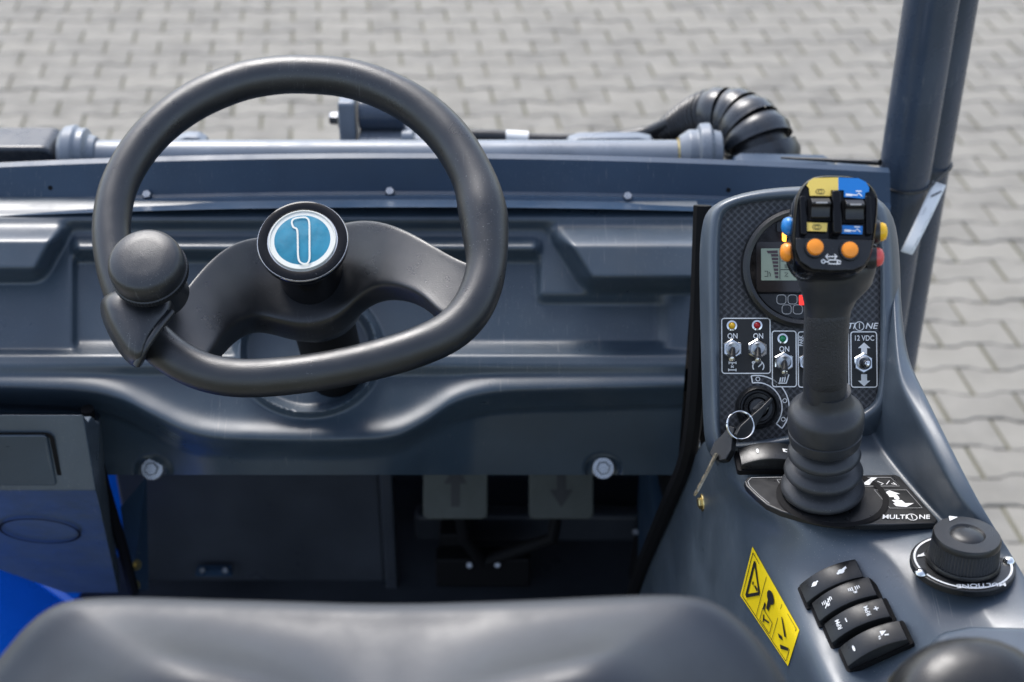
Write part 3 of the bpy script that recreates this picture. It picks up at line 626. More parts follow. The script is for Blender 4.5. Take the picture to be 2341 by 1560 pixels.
# four rockers further back
def C4(x, y): return (1580+x/3.076, 1150+y/3.076)
def bar(x0, y0, x1, y1, w_=.45):
    d = Vector((x1-x0, y1-y0)).normalized(); s = Vector((-d.y, d.x))*w_
    return [(x0+s.x, y0+s.y), (x1+s.x, y1+s.y), (x1-s.x, y1-s.y), (x0-s.x, y0-s.y)]
turt = [ell(0, 0, 2.2, 1.9), ell(2.6, .6, .9, .8), ell(-2.4, -.5, .7, .5)]
hare = [ell(0, 0, 2.6, 2.0), ell(2.6, 1.4, 1.2, 1.1), bar(2.6, 2, 4.8, 3.0), bar(2.4, 1.6, 4.8, 1.8), ell(-2.6, -.9, 1.2, 1.0)]
wav = [bar(x, -1.6+abs(x)*.4, x, 2.6, .32) for x in (-4, -2.6, -1.2, 1.2, 2.6, 4)]+[bar(-1.4, -2, 1.4, -2, .4), bar(-1, -3, 1, -3, .4)]
wav2 = wav+[bar(-3.4, -3.6, 3.4, 3.0, .4)]
tri = [[(-1, -1.2), (3.4, 2.2), (-1.2, 3.2)], bar(-2, -.5, -3.6, -1.2, .4), bar(-2.4, -2.2, -3.8, -3.0, .4), bar(1, -1, 4, -1.6, .6)]
RK = [((800, 655), (1205, 500), 'rocker switch marked with turtle and hare', [(-.5, turt), (.45, hare)]),
      ((893, 800), (1295, 610), 'rocker switch marked with two steam symbols', [(-.5, wav2), (.45, wav)]),
      ((975, 945), (1395, 765), 'rocker switch marked with plus and minus revs', [(-.28, [bar(0, -1.8, 0, 1.8)]), (.72, [bar(0, -1.8, 0, 1.8), bar(-1.8, 0, 1.8, 0)])]),
      ((1120, 1145), (1490, 905), 'last rocker switch in the row, partly raised', [(-.6, [ell(0, 0, 1.0, 2.6)]), (.4, tri)])]
pts = [(hit(KT, *C4(*a)), hit(KT, *C4(*b))) for a, b, _, _ in RK]
navg = Vector((0, 0, 0)); xavg = Vector((0, 0, 0))
for (a, b) in pts: navg += a[1]+b[1]; xavg += (b[0]-a[0]).normalized()
for i, ((a, b), (_, _, lab, ic_)) in enumerate(zip(pts, RK)):
    p = (a[0]+b[0])/2; xd = (b[0]-a[0])
    o, F = rocker(p+navg.normalized()*(.001 if i < 3 else .003), xavg, navg, .0475, .0185, lab, ic_)
    if i == 2:
        for u in (-.55, .45): text('RPM', F, u*.0475/2, 0, .0046, 'white', o, rot=R(90), h=.0128-.0062*u*u+.0003)
# rotary knob
kp, kn = hit(KT, 2197, 1304); KNF = frame(kp+Vector((0, 0, .008)), (0, .10, 1)); sk = kp.y/ray(2197, 1304).y/FPX
kr = 78*sk
dial = ob('dial_plate', prism(circ(0, 0, kr*1.50, 48, kr*1.42), -.006, 0), 'black', LD, KNF, smooth=30, bev=.0012, label='black oval dial plate with white ring line')
ob('dial_ring', stroke([circ(0, 0, kr*1.38, 48, kr*1.30)], .0016, .0006, True), 'white', dial, KNF)
text('MULTIONE', KNF, .006, -kr*1.17, .0060, 'white', dial, rot=R(184), h=.0008, sx=1.25, shear=.2)
ob('printed_symbol', flat([[(-kr*1.22+x*.001, kr*.25+y*.001) for x, y in l] for l in ([(-2, -1), (5, 1), (4, 3), (0, 2)], [(1, 2), (5, 5), (4, 2)])], .0008), 'white', dial, KNF)
for s in (-1, 1): ob('screw', lathe([(0, .003), (.0022, .0027), (.0042, .0012), (.0046, 0)], 18), 'chrome', dial, KNF @ Matrix.Translation((s*kr*1.36, -kr*.25+s*kr*.30, .0004)))
kh_ = 62*sk/.82
knob = empty('rotary_knob', KNF.translation, LD); knob['label'] = 'black ribbed rotary knob with raised centre'
ob('knob_skirt', lathe([(0, .001), (kr*1.06, .001), (kr*1.07, kh_*.10), (kr*1.03, kh_*.18), (0, kh_*.18)], 48), 'black', knob, KNF)
rg = []; NB = 64
for z, rr in ((kh_*.16, 1.0), (kh_*.82, .965)): rg.append([(kr*(rr-(0 if k % 2 else .028))*math.cos(2*math.pi*k/(2*NB)), kr*(rr-(0 if k % 2 else .028))*math.sin(2*math.pi*k/(2*NB)), z) for k in range(2*NB)])
ob('knob_grip', loft(rg), 'rubber', knob, KNF, smooth=0)
ob('knob_cap', lathe([(kr*.97, kh_*.80), (kr*.97, kh_*.93), (kr*.93, kh_), (kr*.52, kh_*1.02), (kr*.47, kh_*.98), (kr*.44, kh_*1.0), (kr*.38, kh_*1.04), (kr*.2, kh_*1.07), (0, kh_*1.08)], 48), 'black', knob, KNF)
ob('pointer_mark', flat([[(-kr*.30, kr*.92), (-kr*.34, kr*.66), (-kr*.05, kr*.86)]], kh_*1.03), 'white', knob, KNF)
# safety label on the inner wall
lc = [hit(KT, x, y) for x, y in ((1722, 1250), (1829, 1441), (1803, 1523), (1694, 1362))]
if all(h[0] is not None for h in lc):
    q = [h[0] for h in lc]; nn = (q[1]-q[0]).cross(q[3]-q[0]).normalized()
    if nn.dot(CAM-q[0]) < 0: nn = -nn
    V, Fc = [], []; nu, nv = 10, 6
    def wallpt(u, v):
        a = Vector((1722, 1250))*(1-u)+Vector((1829, 1441))*u; b = Vector((1694, 1362))*(1-u)+Vector((1803, 1523))*u; c = a*(1-v)+b*v
        p_, n_ = hit(KT, c.x, c.y); return p_, n_
    def wq(u, v, h): p_, n_ = wallpt(u, v); return p_+n_*h
    for j in range(nv+1):
        for i in range(nu+1): V.append(wq(i/nu, j/nv, .0007))
    for j in range(nv):
        for i in range(nu): a = j*(nu+1)+i; Fc.append((a, a+1, a+nu+2, a+nu+1))
    lab = ob('safety_label', (V, Fc), 'warn', LD, label='yellow warning label with key and lever pictograms')
    def wl(lines, wd, cl=True, nm='printed_symbol', fill=False):
        V, Fc = [], []
        for l in lines:
            if fill: k = len(V); V += [wq(u, v, .0014) for u, v in l]; Fc.append(tuple(range(k, len(V)))); continue
            P = [Vector(p) for p in l]; n_ = len(P)
            for i in range(n_ if cl else n_-1):
                a, b = P[i], P[(i+1) % n_]; d = (b-a); s = Vector((-d.y*.55, d.x/.55)); s = s.normalized()*wd; s.x *= .55
                k = len(V); V += [wq(*(a+s), .0014), wq(*(b+s), .0014), wq(*(b-s), .0014), wq(*(a-s), .0014)]; Fc.append((k, k+1, k+2, k+3))
        ob(nm, (V, Fc), 'ink', lab, smooth=0)
    wl([[(.04, .06), (.96, .06), (.96, .94), (.04, .94)]], .007); wl([[(.33, .06), (.33, .94)], [(.66, .06), (.66, .94)]], .006, False)
    wl([[(.29, .5), (.10, .14), (.10, .86)]], .028)
    wl([[(.25, .47), (.25, .53), (.19, .52), (.19, .48)], [(.165, .47), (.165, .53), (.145, .53), (.145, .47)]], 0, fill=True)
    wl([[(.47+.07*math.cos(t), .27+.12*math.sin(t)) for t in [k*.63 for k in range(10)]], [(.44, .36), (.50, .36), (.49, .55), (.45, .55)], [(.40, .5), (.43, .5), (.43, .64), (.40, .64)]], 0, fill=True)
    wl([[(.40, .64), (.60, .64), (.60, .9), (.40, .9)]], .008); wl([[(.45, .80), (.55, .72)], [(.44, .72), (.46, .86)]], .018, False)
    wl([[(.70, .28), (.73, .28), (.86, .5), (.83, .54)], [(.72, .66), (.80, .60), (.82, .66), (.76, .7)], [(.80, .8), (.94, .62), (.95, .68), (.83, .86)]], 0, fill=True)
# screws on the inner wall and seal
for x, y, m_ in ((1605, 1150, 'yzinc'), (1591, 1015, 'zinc'), (1578, 994, 'zinc')):
    p, n_ = hit(KT, x, y)
    if p is None: p, n_ = onX(x, y, .178), Vector((-1, -.3, .2))
    hexbolt('bolt', p, n_, .0052, con, m_)
ob('edge_seal', tube(cr([onX(1606, 470, .176), onX(1598, 700, .175), onX(1590, 900, .173), onX(1572, 1040, .170), onX(1528, 1150, .162), onX(1470, 1290, .152), onX(1440, 1380, .146)], 5), .0085, 8), 'void', con)
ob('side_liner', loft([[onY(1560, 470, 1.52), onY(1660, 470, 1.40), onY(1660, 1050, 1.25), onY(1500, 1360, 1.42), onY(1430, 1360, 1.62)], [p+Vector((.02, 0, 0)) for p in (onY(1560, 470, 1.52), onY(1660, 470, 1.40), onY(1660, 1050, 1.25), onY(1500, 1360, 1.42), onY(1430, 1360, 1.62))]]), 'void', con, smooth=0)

# ---- joystick
JY = .95
B = onZ(1880, 1122, Zb+.002); T = onY(1905, 600, .948); JA = (T-B).normalized()
JF = frame(B, (B+(T-B)*1).copy()-B); js = empty('joystick', B, LD); js['label'] = 'black multi-button joystick with rubber bellows'
boot = [(0, 0), (.0300, .000), (.0328, .0030), (.0330, .0052), (.0305, .0082), (.0235, .0112), (.0185, .0130), (.0185, .0140), (.0240, .0160), (.0298, .0188), (.0310, .0212), (.0296, .0240), (.0235, .0275), (.0178, .0298), (.0178, .0310), (.0225, .0328), (.0274, .0358), (.0286, .0382), (.0270, .0412), (.0215, .0446), (.0180, .0466), (.0190, .0492)]
ob('bellows', lathe([(r_, z_*1.02) for r_, z_ in boot], 48), 'rubber', js, JF, smooth=180)
ob('collar', lathe([(.0198, .0490), (.0250, .0496), (.0272, .0515), (.0280, .0535), (.0284, .0612), (.0272, .0620), (.0272, .0628), (.0287, .0636), (.0292, .0660), (.0292, .0775), (.0282, .0808), (.0256, .0836), (.0218, .0862), (.0192, .0900), (.0181, .0950), (.0178, .1000), (0, .1005)], 48), 'rubber', js, JF, smooth=35)
def sect(x, y, hw, hd, pw=2.6, Y=JY, dy=0):
    c = onY(x, y, Y+dy); z = c.y/ray(x, y).y; a = hw*z/FPX; r_ = []
    fx = Vector((1, 0, 0)); fx = (fx-JA*fx.dot(JA)).normalized(); fy = JA.cross(fx)
    for j in range(28):
        t = 2*math.pi*j/28; ct, s_ = math.cos(t), math.sin(t)
        r_.append(c+fx*a*math.copysign(abs(ct)**(2/pw), ct)+fy*hd*math.copysign(abs(s_)**(2/pw), s_))
    return r_
gsec = [(1884, 925, 40, .013), (1885, 900, 46, .0155), (1885.5, 880, 49, .0165), (1886, 850, 48, .0165), (1887, 800, 49, .0172), (1889, 740, 49, .0172), (1892, 700, 52, .0175), (1896, 672, 62, .019), (1902, 652, 74, .022), (1906, 632, 85, .026), (1909, 600, 90, .029), (1911, 560, 90, .030)]
ob('grip', loft([sect(*s) for s in gsec]), 'rubber', js, smooth=180)
rows = []
for s in [(1885, 874, 46, .0155), (1885.5, 869, 47, .0165), (1886, 850, 48.5, .0175), (1887, 800, 49.5, .0182), (1889, 740, 49.5, .0182), (1891, 708, 51, .0183), (1892, 697, 49, .0176), (1892, 692, 46, .0160)]:
    rg_ = sect(*s); rows.append(rg_[15:28])
ob('grip_pad', loft(rows, False), 'grip', js, smooth=180)
HF = frame(onY(1912, 515, .925), (0, -.72, .69))
def H(x, y, h=0): p = P2(HF, 1600+x/2.69, 380+y/2.69, h); return (p.x, p.y)
hout = cr([Vector((*H(*q), 0)) for q in ((585, 250), (605, 165), (650, 95), (720, 58), (830, 52), (950, 62), (1040, 100), (1090, 165), (1100, 240), (1085, 400), (1062, 530), (1025, 610), (950, 655), (800, 658), (680, 648), (610, 600), (572, 510), (573, 400))], 3, True)
hp = [(p.x, p.y) for p in hout]; hcx = sum(p[0] for p in hp)/len(hp); hcy = sum(p[1] for p in hp)/len(hp)
def hs_(s, z): return [((x-hcx)*s+hcx, (y-hcy)*s+hcy, z) for x, y in hp]
head = ob('head_housing', loft([hs_(.80, -.046), hs_(.95, -.036), hs_(1, -.020), hs_(1.005, -.006), hs_(.99, -.0015), hs_(.955, .0), hs_(.93, -.0008)]), 'gloss', js, HF, smooth=40)
HV = lambda pts: [H(*q) for q in pts]
ob('yellow_decal', flat([HV([(655, 122), (668, 95), (700, 75), (850, 72), (850, 150), (805, 150), (800, 186), (675, 184), (670, 138)]), HV([(652, 348), (783, 352), (780, 405), (650, 400)])], .0007), 'yel', js, HF)
ob('blue_decal', flat([HV([(850, 72), (975, 77), (1020, 100), (1040, 135), (1037, 160), (1015, 166), (1013, 203), (885, 192), (885, 150), (850, 150)]), HV([(865, 365), (1000, 370), (997, 422), (863, 417)])], .0007), 'bludec', js, HF)
for (x0, y0, x1, y1) in ((668, 196, 800, 338), (878, 206, 1006, 352)):
    a, b = H(x0, y1), H(x1, y0); ww, hh = b[0]-a[0], b[1]-a[1]; F = HF @ Matrix.Translation(((a[0]+b[0])/2, (a[1]+b[1])/2, 0))
    ob('rocker_well', flat([rrect(-ww/2, -hh/2, ww/2, hh/2, .001)], .0007), 'void', js, F)
    pr = [(-hh*.43, .001), (-hh*.40, .0036), (-hh*.15, .0044), (hh*.02, .0060), (hh*.08, .0088), (hh*.16, .0092), (hh*.40, .0052), (hh*.43, .001)]
    ob('thumb_rocker', loft([[(x, y, z) for y, z in pr] for x in (-ww*.42, -ww*.30, ww*.30, ww*.42)]), 'black', js, F, smooth=25, bev=.0006)
    ob('rocker_ridge', box((0, hh*.12, .0094), (ww*.52, .0011, .0012)), 'grey', js, F, bev=.0003)
for x in (825, 1045, 640): pass
a, b = H(812, 425), H(858, 160); ob('centre_rib', prism(rrect(a[0], a[1], b[0], b[1], .002), -.001, .0055), 'gloss', js, HF, smooth=30, bev=.0015)
for x0, x1 in ((618, 648), (1020, 1046)): a, b = H(x0, 425), H(x1, 190); ob('side_rib', prism(rrect(a[0], a[1], b[0], b[1], .001), -.001, .003), 'gloss', js, HF, smooth=30, bev=.001)
ob('button_plate', prism(HV([(588, 445), (1060, 458), (1045, 545), (1010, 610), (945, 640), (800, 644), (690, 634), (618, 588), (588, 510)]), -.001, .0012), 'black', js, HF, smooth=30, bev=.0006)
for x, y in ((703, 508), (915, 525)):
    q = H(x, y); F = HF @ Matrix.Translation((q[0], q[1], .001)); r_ = 52*S1*.80
    bo = ob('push_button', lathe([(r_, -.001), (r_, .0038), (r_*.9, .0052), (r_*.5, .0058), (0, .006)], 28), 'orange', js, F)
    ob('button_collar', lathe([(r_*1.04, .0025), (r_*1.2, .0022), (r_*1.3, 0)], 28), 'black', bo, F)
ob('printed_symbol', stroke([HV(l) for l in ([(770, 560), (840, 560)], [(785, 545), (770, 560), (785, 575)], [(825, 545), (840, 560), (825, 575)], [(765, 592), (790, 592)], [(790, 580), (845, 582), (845, 606), (790, 604), (790, 580)])]+[circ(*H(756, 590), 9*S1, 12), circ(*H(852, 595), 9*S1, 12)], 5*S1, .0016), 'white', js, HF)
for yy, cx0 in ((160, 738), (378, 718)): ob('printed_symbol', stroke([HV([(cx0-28, yy), (cx0-18, yy-14), (cx0+18, yy-14), (cx0+28, yy), (cx0+18, yy+14), (cx0-18, yy+14), (cx0-28, yy)]), circ(*H(cx0, yy), 10*S1, 12)], 3*S1, .0011), 'ink', js, HF)
for yy, cx0 in ((178, 945), (398, 935)): ob('printed_symbol', join(flat([HV([(cx0-50, yy-6), (cx0-10, yy-4), (cx0-10, yy+10), (cx0-50, yy+8)])], .0011), stroke([HV([(cx0-10, yy+2), (cx0+20, yy+4), (cx0+28, yy-10), (cx0+50, yy+10)]), HV([(cx0+12, yy-22), (cx0+48, yy-20)])], 6*S1, .0011)), 'white', js, HF)
for x, y, s, m_ in ((545, 372, -1, 'blubut'), (537, 530, -1, 'orange'), (1112, 405, 1, 'yelbut'), (1090, 560, 1, 'redbut')):
    q = P2(HF, 1600+(x-s*26)/2.69, 380+y/2.69, -.016); F = frame(HF @ q, (s, -.18, .12), (0, 1, 0))
    bo = ob('side_button', lathe([(.0086, -.004), (.0086, .001), (.0074, .0026), (.0068, .0026)], 24), 'black', js, F)
    ob('button_cap', lathe([(.0066, .001), (.0066, .0042), (.0054, .0064), (.003, .0074), (0, .0078)], 24), m_, bo, F)

# ---- steering wheel
WO = atz(691, 549, 1.31); WF = frame(WO, (0, -math.cos(R(58)), math.sin(R(58))))
def Q(x, y, h=0): p = P2(WF, x, y, h); return Vector((p.x, p.y, h))
sw = empty('steering_wheel', WO, LD); sw['label'] = 'black moulded steering wheel with flattened lower rim and spinner knob'
RC = [(690, 170, 46), (790, 178, 47), (880, 206, 48), (965, 255, 49), (1035, 325, 50), (1083, 410, 51), (1103, 480, 56), (1110, 540, 52), (1112, 600, 46), (1100, 660, 46), (1072, 715, 46), (1025, 760, 45), (950, 795, 44), (850, 825, 43), (740, 848, 42), (630, 862, 42), (540, 864, 42), (465, 850, 42), (400, 818, 43), (345, 770, 44), (302, 710, 44), (272, 640, 43), (257, 570, 43), (256, 500, 43), (272, 425, 43), (312, 350, 44), (372, 283, 45), (450, 228, 46), (540, 190, 46), (615, 174, 46)]
RC2 = cr([Vector(q) for q in RC], 4, True); path, rad = [], []
for q in RC2: path.append(WF @ Q(q.x, q.y, 0)); rad.append(q.z*1.33/FPX)
wn = Vector((WF.col[2][:3])); rings = []; n_ = len(path); Fs = []
for i in range(n_):
    t = (path[(i+1) % n_]-path[i-1]).normalized(); s_ = t.cross(wn).normalized(); r_ = rad[i]
    rings.append([path[i]+s_*r_*math.cos(2*math.pi*j/20)+wn*r_*1.0*math.sin(2*math.pi*j/20) for j in range(20)])
rings.append(rings[0]); ob('rim', loft(rings, True, False), 'wheel', sw, smooth=180)
# dished spoke plate: sections across from left rim to right rim (upper px, lower px, depth, thickness)
SPK = [((338, 742), (398, 842), -.002, .013), ((372, 722), (440, 848), -.006, .015), ((408, 702), (474, 838), -.012, .017), ((438, 662), (504, 800), -.026, .020), ((490, 604), (534, 764), -.044, .023), ((548, 566), (574, 742), -.064, .025), ((610, 556), (620, 750), -.082, .026), ((690, 556), (700, 776), -.088, .027), ((770, 530), (782, 752), -.082, .026), ((838, 516), (822, 698), -.064, .025), ((905, 530), (868, 670), -.044, .023), ((965, 558), (922, 672), -.028, .020), ((1020, 590), (970, 692), -.015, .017), ((1062, 609), (1002, 728), -.007, .015), ((1100, 620), (1050, 748), -.003, .014), ((1125, 640), (1080, 745), -.001, .012)]
rings = []
for up, lo, h, th in SPK:
    a = WF @ Q(*up, h); b = WF @ Q(*lo, h); c = (a+b)/2; e = (a-b)/2; ring = []
    for j in range(20):
        t = 2*math.pi*j/20; ct, s_ = math.cos(t), math.sin(t)
        bowl = -.006*(1-ct*ct) if s_ > 0 else 0
        ring.append(c+e*math.copysign(abs(ct)**.40, ct)+wn*(th*math.copysign(abs(s_)**.40, s_)+bowl))
    rings.append(ring)
ob('spoke', loft(rings), 'wheel', sw, smooth=180, sub=2)
HUB = frame(WF @ Q(692, 552, 0), wn)
ob('hub_boss', lathe([(.029, -.066), (.036, -.070), (.044, -.080), (.046, -.095), (.044, -.112), (.036, -.120), (.030, -.126), (0, -.126)], 40), 'wheel', sw, HUB, smooth=180)
ob('hub_tube', lathe([(.0295, -.006), (.0285, -.05), (.0290, -.095), (0, -.095)], 40), 'gloss', sw, HUB)
cap = ob('hub_cap', lathe([(.0295, -.010), (.0375, -.009), (.0392, -.006), (.0396, -.001), (.0386, .0022), (.0355, .0032), (.0310, .0022), (.0302, .0008), (0, .0008)], 56), 'gloss', sw, HUB)
ob('hub_rim', lathe([(.0392, .0012), (.0396, .0006), (.03985, -.0002), (.0396, -.001)], 56), 'chrome', sw, HUB)
ob('emblem', lathe([(.0290, .001), (.0286, .0022), (.02, .0030), (0, .0034)], 48), 'emblem', sw, HUB)
ob('emblem_ring', lathe([(.0296, .001), (.0295, .0030), (.0290, .0036), (.0281, .0036), (.0277, .0026)], 48), 'silver', sw, HUB)
def E(x, y): p = P2(HUB, 150+x/1.8355, 100+y/1.8355, .003); return (p.x, p.y, 0)
one = cr([E(*q) for q in ((950, 752), (958, 738), (985, 732), (1010, 733), (1022, 750), (1024, 800), (1024, 860), (1024, 905), (1015, 924), (998, 926), (982, 916), (976, 890), (975, 840), (974, 800), (970, 780), (956, 772))], 4, True)
ob('emblem_digit', stroke([[(p[0], p[1]) for p in one]], .0016, .0041, True), 'silver', sw, HUB)
ob('steering_column', tube([HUB @ Vector((0, 0, z)) for z in (-.10, -.14, -.17, -.30)], [.032, .032, .030, .030], 28), 'void', LD)
# spinner knob with its clamp
kc = WF @ Q(333, 690, .016); KNB = frame(WF @ Q(333, 603, .062), wn*.95+Vector((-.05, 0, .1)))
kr2 = 87*1.245/FPX
ob('spinner_knob', lathe([(kr2*.9, -.016), (kr2*.98, -.011), (kr2*.985, -.004), (kr2*.975, .001), (kr2*.93, .0058), (kr2*.82, .0088), (kr2*.5, .0108), (0, .0114)], 56), 'wheel', sw, KNB, smooth=60)
rg = []
for z, rr in ((-.0175, .93), (-.0165, 1.0), (-.0105, 1.01), (-.0095, .97)): rg.append([(kr2*(rr+(.012 if k % 2 and rr > .98 else 0))*math.cos(2*math.pi*k/140), kr2*(rr+(.012 if k % 2 and rr > .98 else 0))*math.sin(2*math.pi*k/140), z) for k in range(140)])
ob('knob_skirt', loft(rg), 'black', sw, KNB, smooth=0)
ob('knob_stem', lathe([(.022, -.014), (.020, -.030), (.024, -.050), (.0, -.050)], 28), 'wheel', sw, KNB)
cl0 = [(238, 668), (224, 700), (236, 745), (262, 795), (290, 832), (312, 845), (328, 838), (336, 808), (362, 768), (402, 722), (404, 696), (388, 664), (330, 650)]
lo_ = [WF @ Q(x, y, -.020) for x, y in cl0]; mi_ = [WF @ Q(x, y, .008) for x, y in cl0]
up_ = [WF @ Q((x-318)*.93+318, (y-735)*.93+728, .030) for x, y in cl0]; tp_ = [WF @ Q((x-322)*.72+322, (y-720)*.70+712, .040) for x, y in cl0]
ob('knob_clamp', loft([lo_, mi_, up_, tp_]), 'wheel', sw, smooth=180, sub=2)
ob('clamp_ridge', tube(cr([WF @ Q(312, 836, .024), WF @ Q(330, 800, .032), WF @ Q(362, 752, .036), WF @ Q(394, 712, .034)], 4), [.003]*13, 10), 'wheel', sw)

# ---- roll bar posts
rb = empty('roll_bar', (.45, 1.52, 1.0), LD); rb['label'] = 'two dark painted tubes of the roll bar standing side by side'
ob('post', cyl((.432, 1.50, .4), (.432, 1.50, 2.6), .0282, 40), 'post', rb, smooth=60)
ob('post', cyl((.466, 1.546, .4), (.466, 1.546, 2.6), .0282, 40), 'post', rb, smooth=60)
ob('weld_seam', tube([(.4522, 1.5145, z) for z in (.4, 2.6)], .006, 8), 'post', rb)
zt = onY(2070, 440, 1.472).z
lp_ = []
d = Vector((.034, .046, 0)).normalized(); nrm2 = Vector((d.y, -d.x, 0)); c1, c2 = Vector((.432, 1.5, zt)), Vector((.466, 1.546, zt)); rt = .0296
for k in range(17): t = math.pi*k/16; lp_.append(c1+(-d*math.sin(t)+nrm2*math.cos(t))*rt)
for k in range(17): t = math.pi*k/16; lp_.append(c2+(d*math.sin(t)-nrm2*math.cos(t))*rt)
tie = ob('cable_tie', join(tube(lp_, .0016, 8, closed=True), box(onY(2158, 405, 1.535), (.006, .006, .008))), 'black', None)
tag(tie, 'thin black cable tie looped round the roll bar tubes', 'cable tie')
TF = frame(onY(2110, 500, 1.455), (.10, -.55, .83), (1, .2, 0))
tq = [P2(TF, x, y) for x, y in ((2133, 414), (2163, 424), (2086, 583), (2059, 575))]
V, Fc = [], []
for j in range(9):
    v = j/8; a = tq[0]*(1-v)+tq[3]*v; b = tq[1]*(1-v)+tq[2]*v
    for i in range(5): u = i/4; p = a*(1-u)+b*u; V.append((p.x, p.y, .006*math.sin(v*math.pi)))
for j in range(8):
    for i in range(4): a = j*5+i; Fc.append((a, a+1, a+6, a+5))
tg = ob('card_tag', (V, Fc), 'paper', None, TF, smooth=180, solid=.0005); tag(tg, 'white card tag hanging from the cable tie on the roll bar', 'tag')
def tp(u, v): a = tq[0]*(1-v)+tq[3]*v; b = tq[1]*(1-v)+tq[2]*v; p = a*(1-u)+b*u; return (p.x, p.y, .006*math.sin(v*math.pi)+.0008)
V, Fc = [], []
for u, v0, v1 in ((.80, .55, .97), (.88, .45, .90), (.25, .40, .52), (.36, .40, .50)):
    k = len(V); V += [tp(u-.012, v0), tp(u+.012, v0), tp(u-.012, v1), tp(u+.012, v1)]; Fc.append((k, k+1, k+3, k+2))
ob('printed_line', (V, Fc), 'grey', tg, TF, smooth=0)
ob('punched_slot', ([tp(.30, .22), tp(.86, .10), tp(.88, .13), tp(.34, .25)], [(0, 1, 2, 3)]), 'black', tg, TF, smooth=0)

# ---- things in front: cross tube, brackets, hoses
fr = empty('boom_pivot', (-.1, 1.65, 1.3), LD); fr['label'] = 'grey steel pivot tube and brackets behind the beam'
a, b = onY(212, 362, 1.62), onY(1562, 365, 1.62)
ob('pivot_tube', cyl(Vector((a.x, 1.62, a.z)), Vector((b.x, 1.62, a.z)), .0215, 28), 'steel_lt', fr)
def turned(name, x0, prof, m_, par=fr):
    F = frame((x0, 1.62, a.z+.004), (1, 0, 0), (0, 1, 0)); return ob(name, lathe(prof, 40), m_, par, F, smooth=25, bev=.0015)
xm = lambda px: onY(px, 330, 1.62).x
s0 = .00052
turned('pivot_nut', xm(1552), [(0, 0), (.022, 0), (.030, .012), (.030, .022), (.037, .024), (.038, .036), (.030, .040), (.028, .05), (0, .05)], 'steel_lt')
ob('weld_bead', lathe([(.0215, -.002), (.0245, 0), (.022, .003)], 24), 'yzinc', fr, frame((xm(1552), 1.62, a.z), (1, 0, 0), (0, 1, 0)))
turned('pivot_collar', xm(138), [(0, 0), (.028, 0), (.034, .006), (.036, .018), (.032, .022), (.032, .03), (.024, .034), (.022, .042), (0, .042)], 'steel_lt')
tz = a.z
ob('left_pad', prism(rrect(-.26, -.05, xm(135)-xm(0)-.0, .024, .014, 6), -.03, .03), 'guard', fr, frame((xm(0), 1.62, tz+.004), (0, -1, 0)), smooth=30, bev=.006)
def plate3(name, pts, Y0, th, m_, bev=.003): ob(name, loft([[onY(x, y, Y0) for x, y in pts], [onY(x, y, Y0)+Vector((0, th, 0)) for x, y in pts]]), m_, fr, smooth=30, bev=bev)
plate3('lug_plate', cr([(388, 345, 0), (400, 322, 0), (430, 313, 0), (465, 322, 0), (480, 345, 0)], 3) and [(388, 350), (400, 322), (425, 314), (452, 315), (470, 326), (478, 350)], 1.68, .02, 'steel_lt')
plate3('lug_plate', [(1286, 350), (1300, 325), (1325, 317), (1460, 316), (1490, 322), (1506, 350)], 1.68, .02, 'steel_lt')
Y2 = 1.72
p0_, p1_ = onY(773, 225, Y2), onY(818, 340, Y2)
ob('bracket_plate', box(((p0_.x+p1_.x)/2, Y2+.01, (p0_.z+p1_.z)/2), (p1_.x-p0_.x, .05, p0_.z-p1_.z)), 'steel_lt', fr, bev=.004)
pc = onY(820, 268, Y2); pe = onY(926, 270, Y2)
ob('cylinder_end', cyl((pc.x, Y2+.01, pc.z), (pe.x, Y2+.01, pc.z), .020, 32), 'post', fr, bev=.003)
ob('bracket_base', join(box((onY(882, 318, Y2).x, Y2, onY(882, 318, Y2).z), (.065, .05, .022)), box((onY(1000, 322, Y2).x, Y2+.005, onY(1000, 322, Y2).z), (.06, .04, .018))), 'steel_lt', fr, bev=.004)
ob('pin', cyl(onY(918, 318, Y2-.02), onY(945, 318, Y2-.02), .011, 20), 'steel_lt', fr, bev=.002)
q = onY(775, 275, Y2); hexbolt('bolt', (q.x, Y2+.005, q.z), (-1, 0, 0), .0085, fr, 'zinc', .012)
hz = empty('hydraulic_hose', onY(1300, 320, 1.74), LD); hz['label'] = 'black hydraulic hose running into an arched spiral guard'
hpth = cr([onY(900, 316, 1.74), onY(1090, 312, 1.74), onY(1230, 321, 1.74), onY(1370, 318, 1.74), onY(1470, 306, 1.74), onY(1530, 282, 1.73)], 6)
ob('hose_line', tube(hpth, .0085, 16), 'hose', hz)
ob('hose_sleeve', tube([onY(1078, 313, 1.74), onY(1130, 314, 1.74), onY(1155, 316, 1.74)], .0098, 18), 'hose', hz)
ob('hose_label', tube([onY(1156, 316, 1.74), onY(1207, 319, 1.74)], .0102, 20), 'paper', hz)
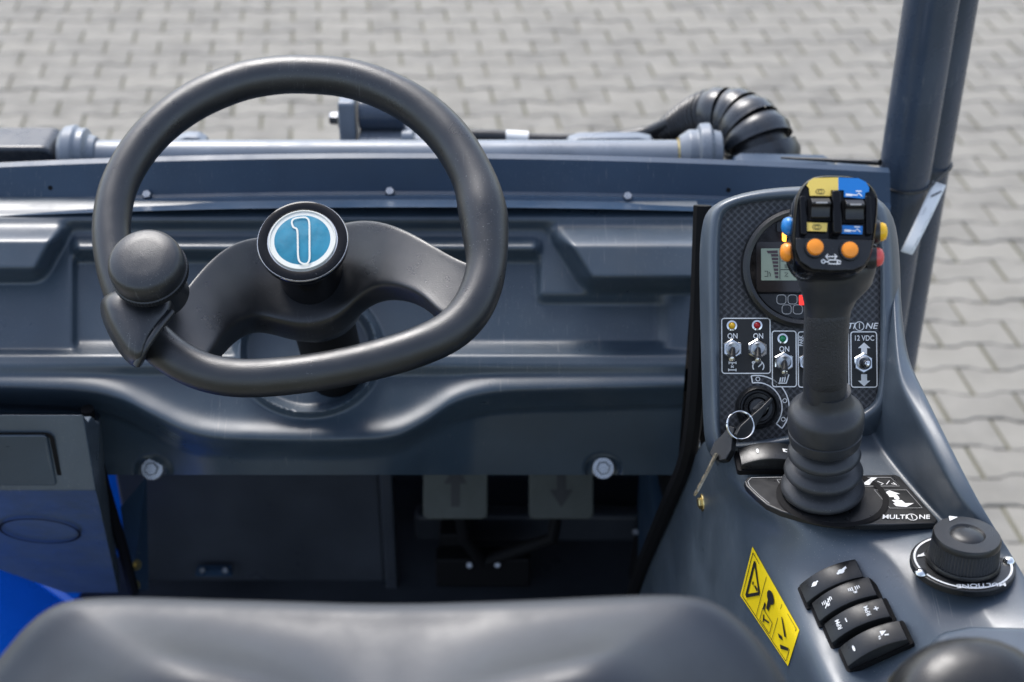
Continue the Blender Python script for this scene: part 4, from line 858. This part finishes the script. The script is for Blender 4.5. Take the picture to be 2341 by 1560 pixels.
GPX = [(1478, 320, 12, 1.745), (1525, 300, 34, 1.74), (1575, 280, 50, 1.73), (1628, 264, 62, 1.71), (1680, 270, 68, 1.69), (1718, 302, 78, 1.665), (1740, 352, 86, 1.645), (1750, 430, 90, 1.64)]
GP = cr([onY(x, y, Y) for x, y, r_, Y in GPX], 12)
def grad(t):
    f_ = t*(len(GPX)-1); i = min(int(f_), len(GPX)-2); return (GPX[i][2]+(GPX[i+1][2]-GPX[i][2])*(f_-i))*1.82/FPX
ob('guard_core', tube(GP, [grad(k/(len(GP)-1))*.80 for k in range(len(GP))], 20), 'hose', hz)
def ringat(t0, t1, bulge, thick):
    n_ = len(GP)-1
    def pt(t): f_ = t*n_; i = min(int(f_), n_-1); return GP[i].lerp(GP[i+1], f_-i)
    ts = [t0+(t1-t0)*k/4 for k in range(5)]
    prof = [1-thick, 1, 1+bulge, 1, 1-thick]
    return tube([pt(t) for t in ts], [grad(t)*p for t, p in zip(ts, prof)], 32, cap=False)
t = .10
while t < .42: ob('guard_ring', ringat(t, t+.024, .03, .06), 'hose', hz, smooth=50); t += .027
while t < .97: ob('guard_ring', ringat(t, t+.082, .045, .01), 'guard', hz, smooth=50); t += .100
# cover at the right end and a thin rod
plate3('end_cover', [(1672, 430), (1680, 382), (1700, 372), (1890, 376), (1915, 388), (1930, 430)], 1.56, .028, 'steel', .004)
plate3('end_cover', [(1905, 432), (1912, 396), (1925, 388), (1985, 393), (2015, 402), (2015, 432)], 1.53, .022, 'steel', .004)
ob('stay_rod', tube([onY(1785, 361, 1.53), onY(1990, 371, 1.50), onY(2012, 372, 1.49)], [.0012, .0034, .0036], 10), 'black', fr)

# printed words become plain meshes
dg = bpy.context.evaluated_depsgraph_get()
for o in [o for o in sc.objects if o.type == 'FONT']:
    me = bpy.data.meshes.new_from_object(o.evaluated_get(dg)); nm, pa, mb = o.name, o.parent, o.matrix_basis.copy(); wm = W[o]
    bpy.data.objects.remove(o); n2 = bpy.data.objects.new(nm.split('.')[0], me); col.objects.link(n2); n2.parent = pa; n2.matrix_basis = mb
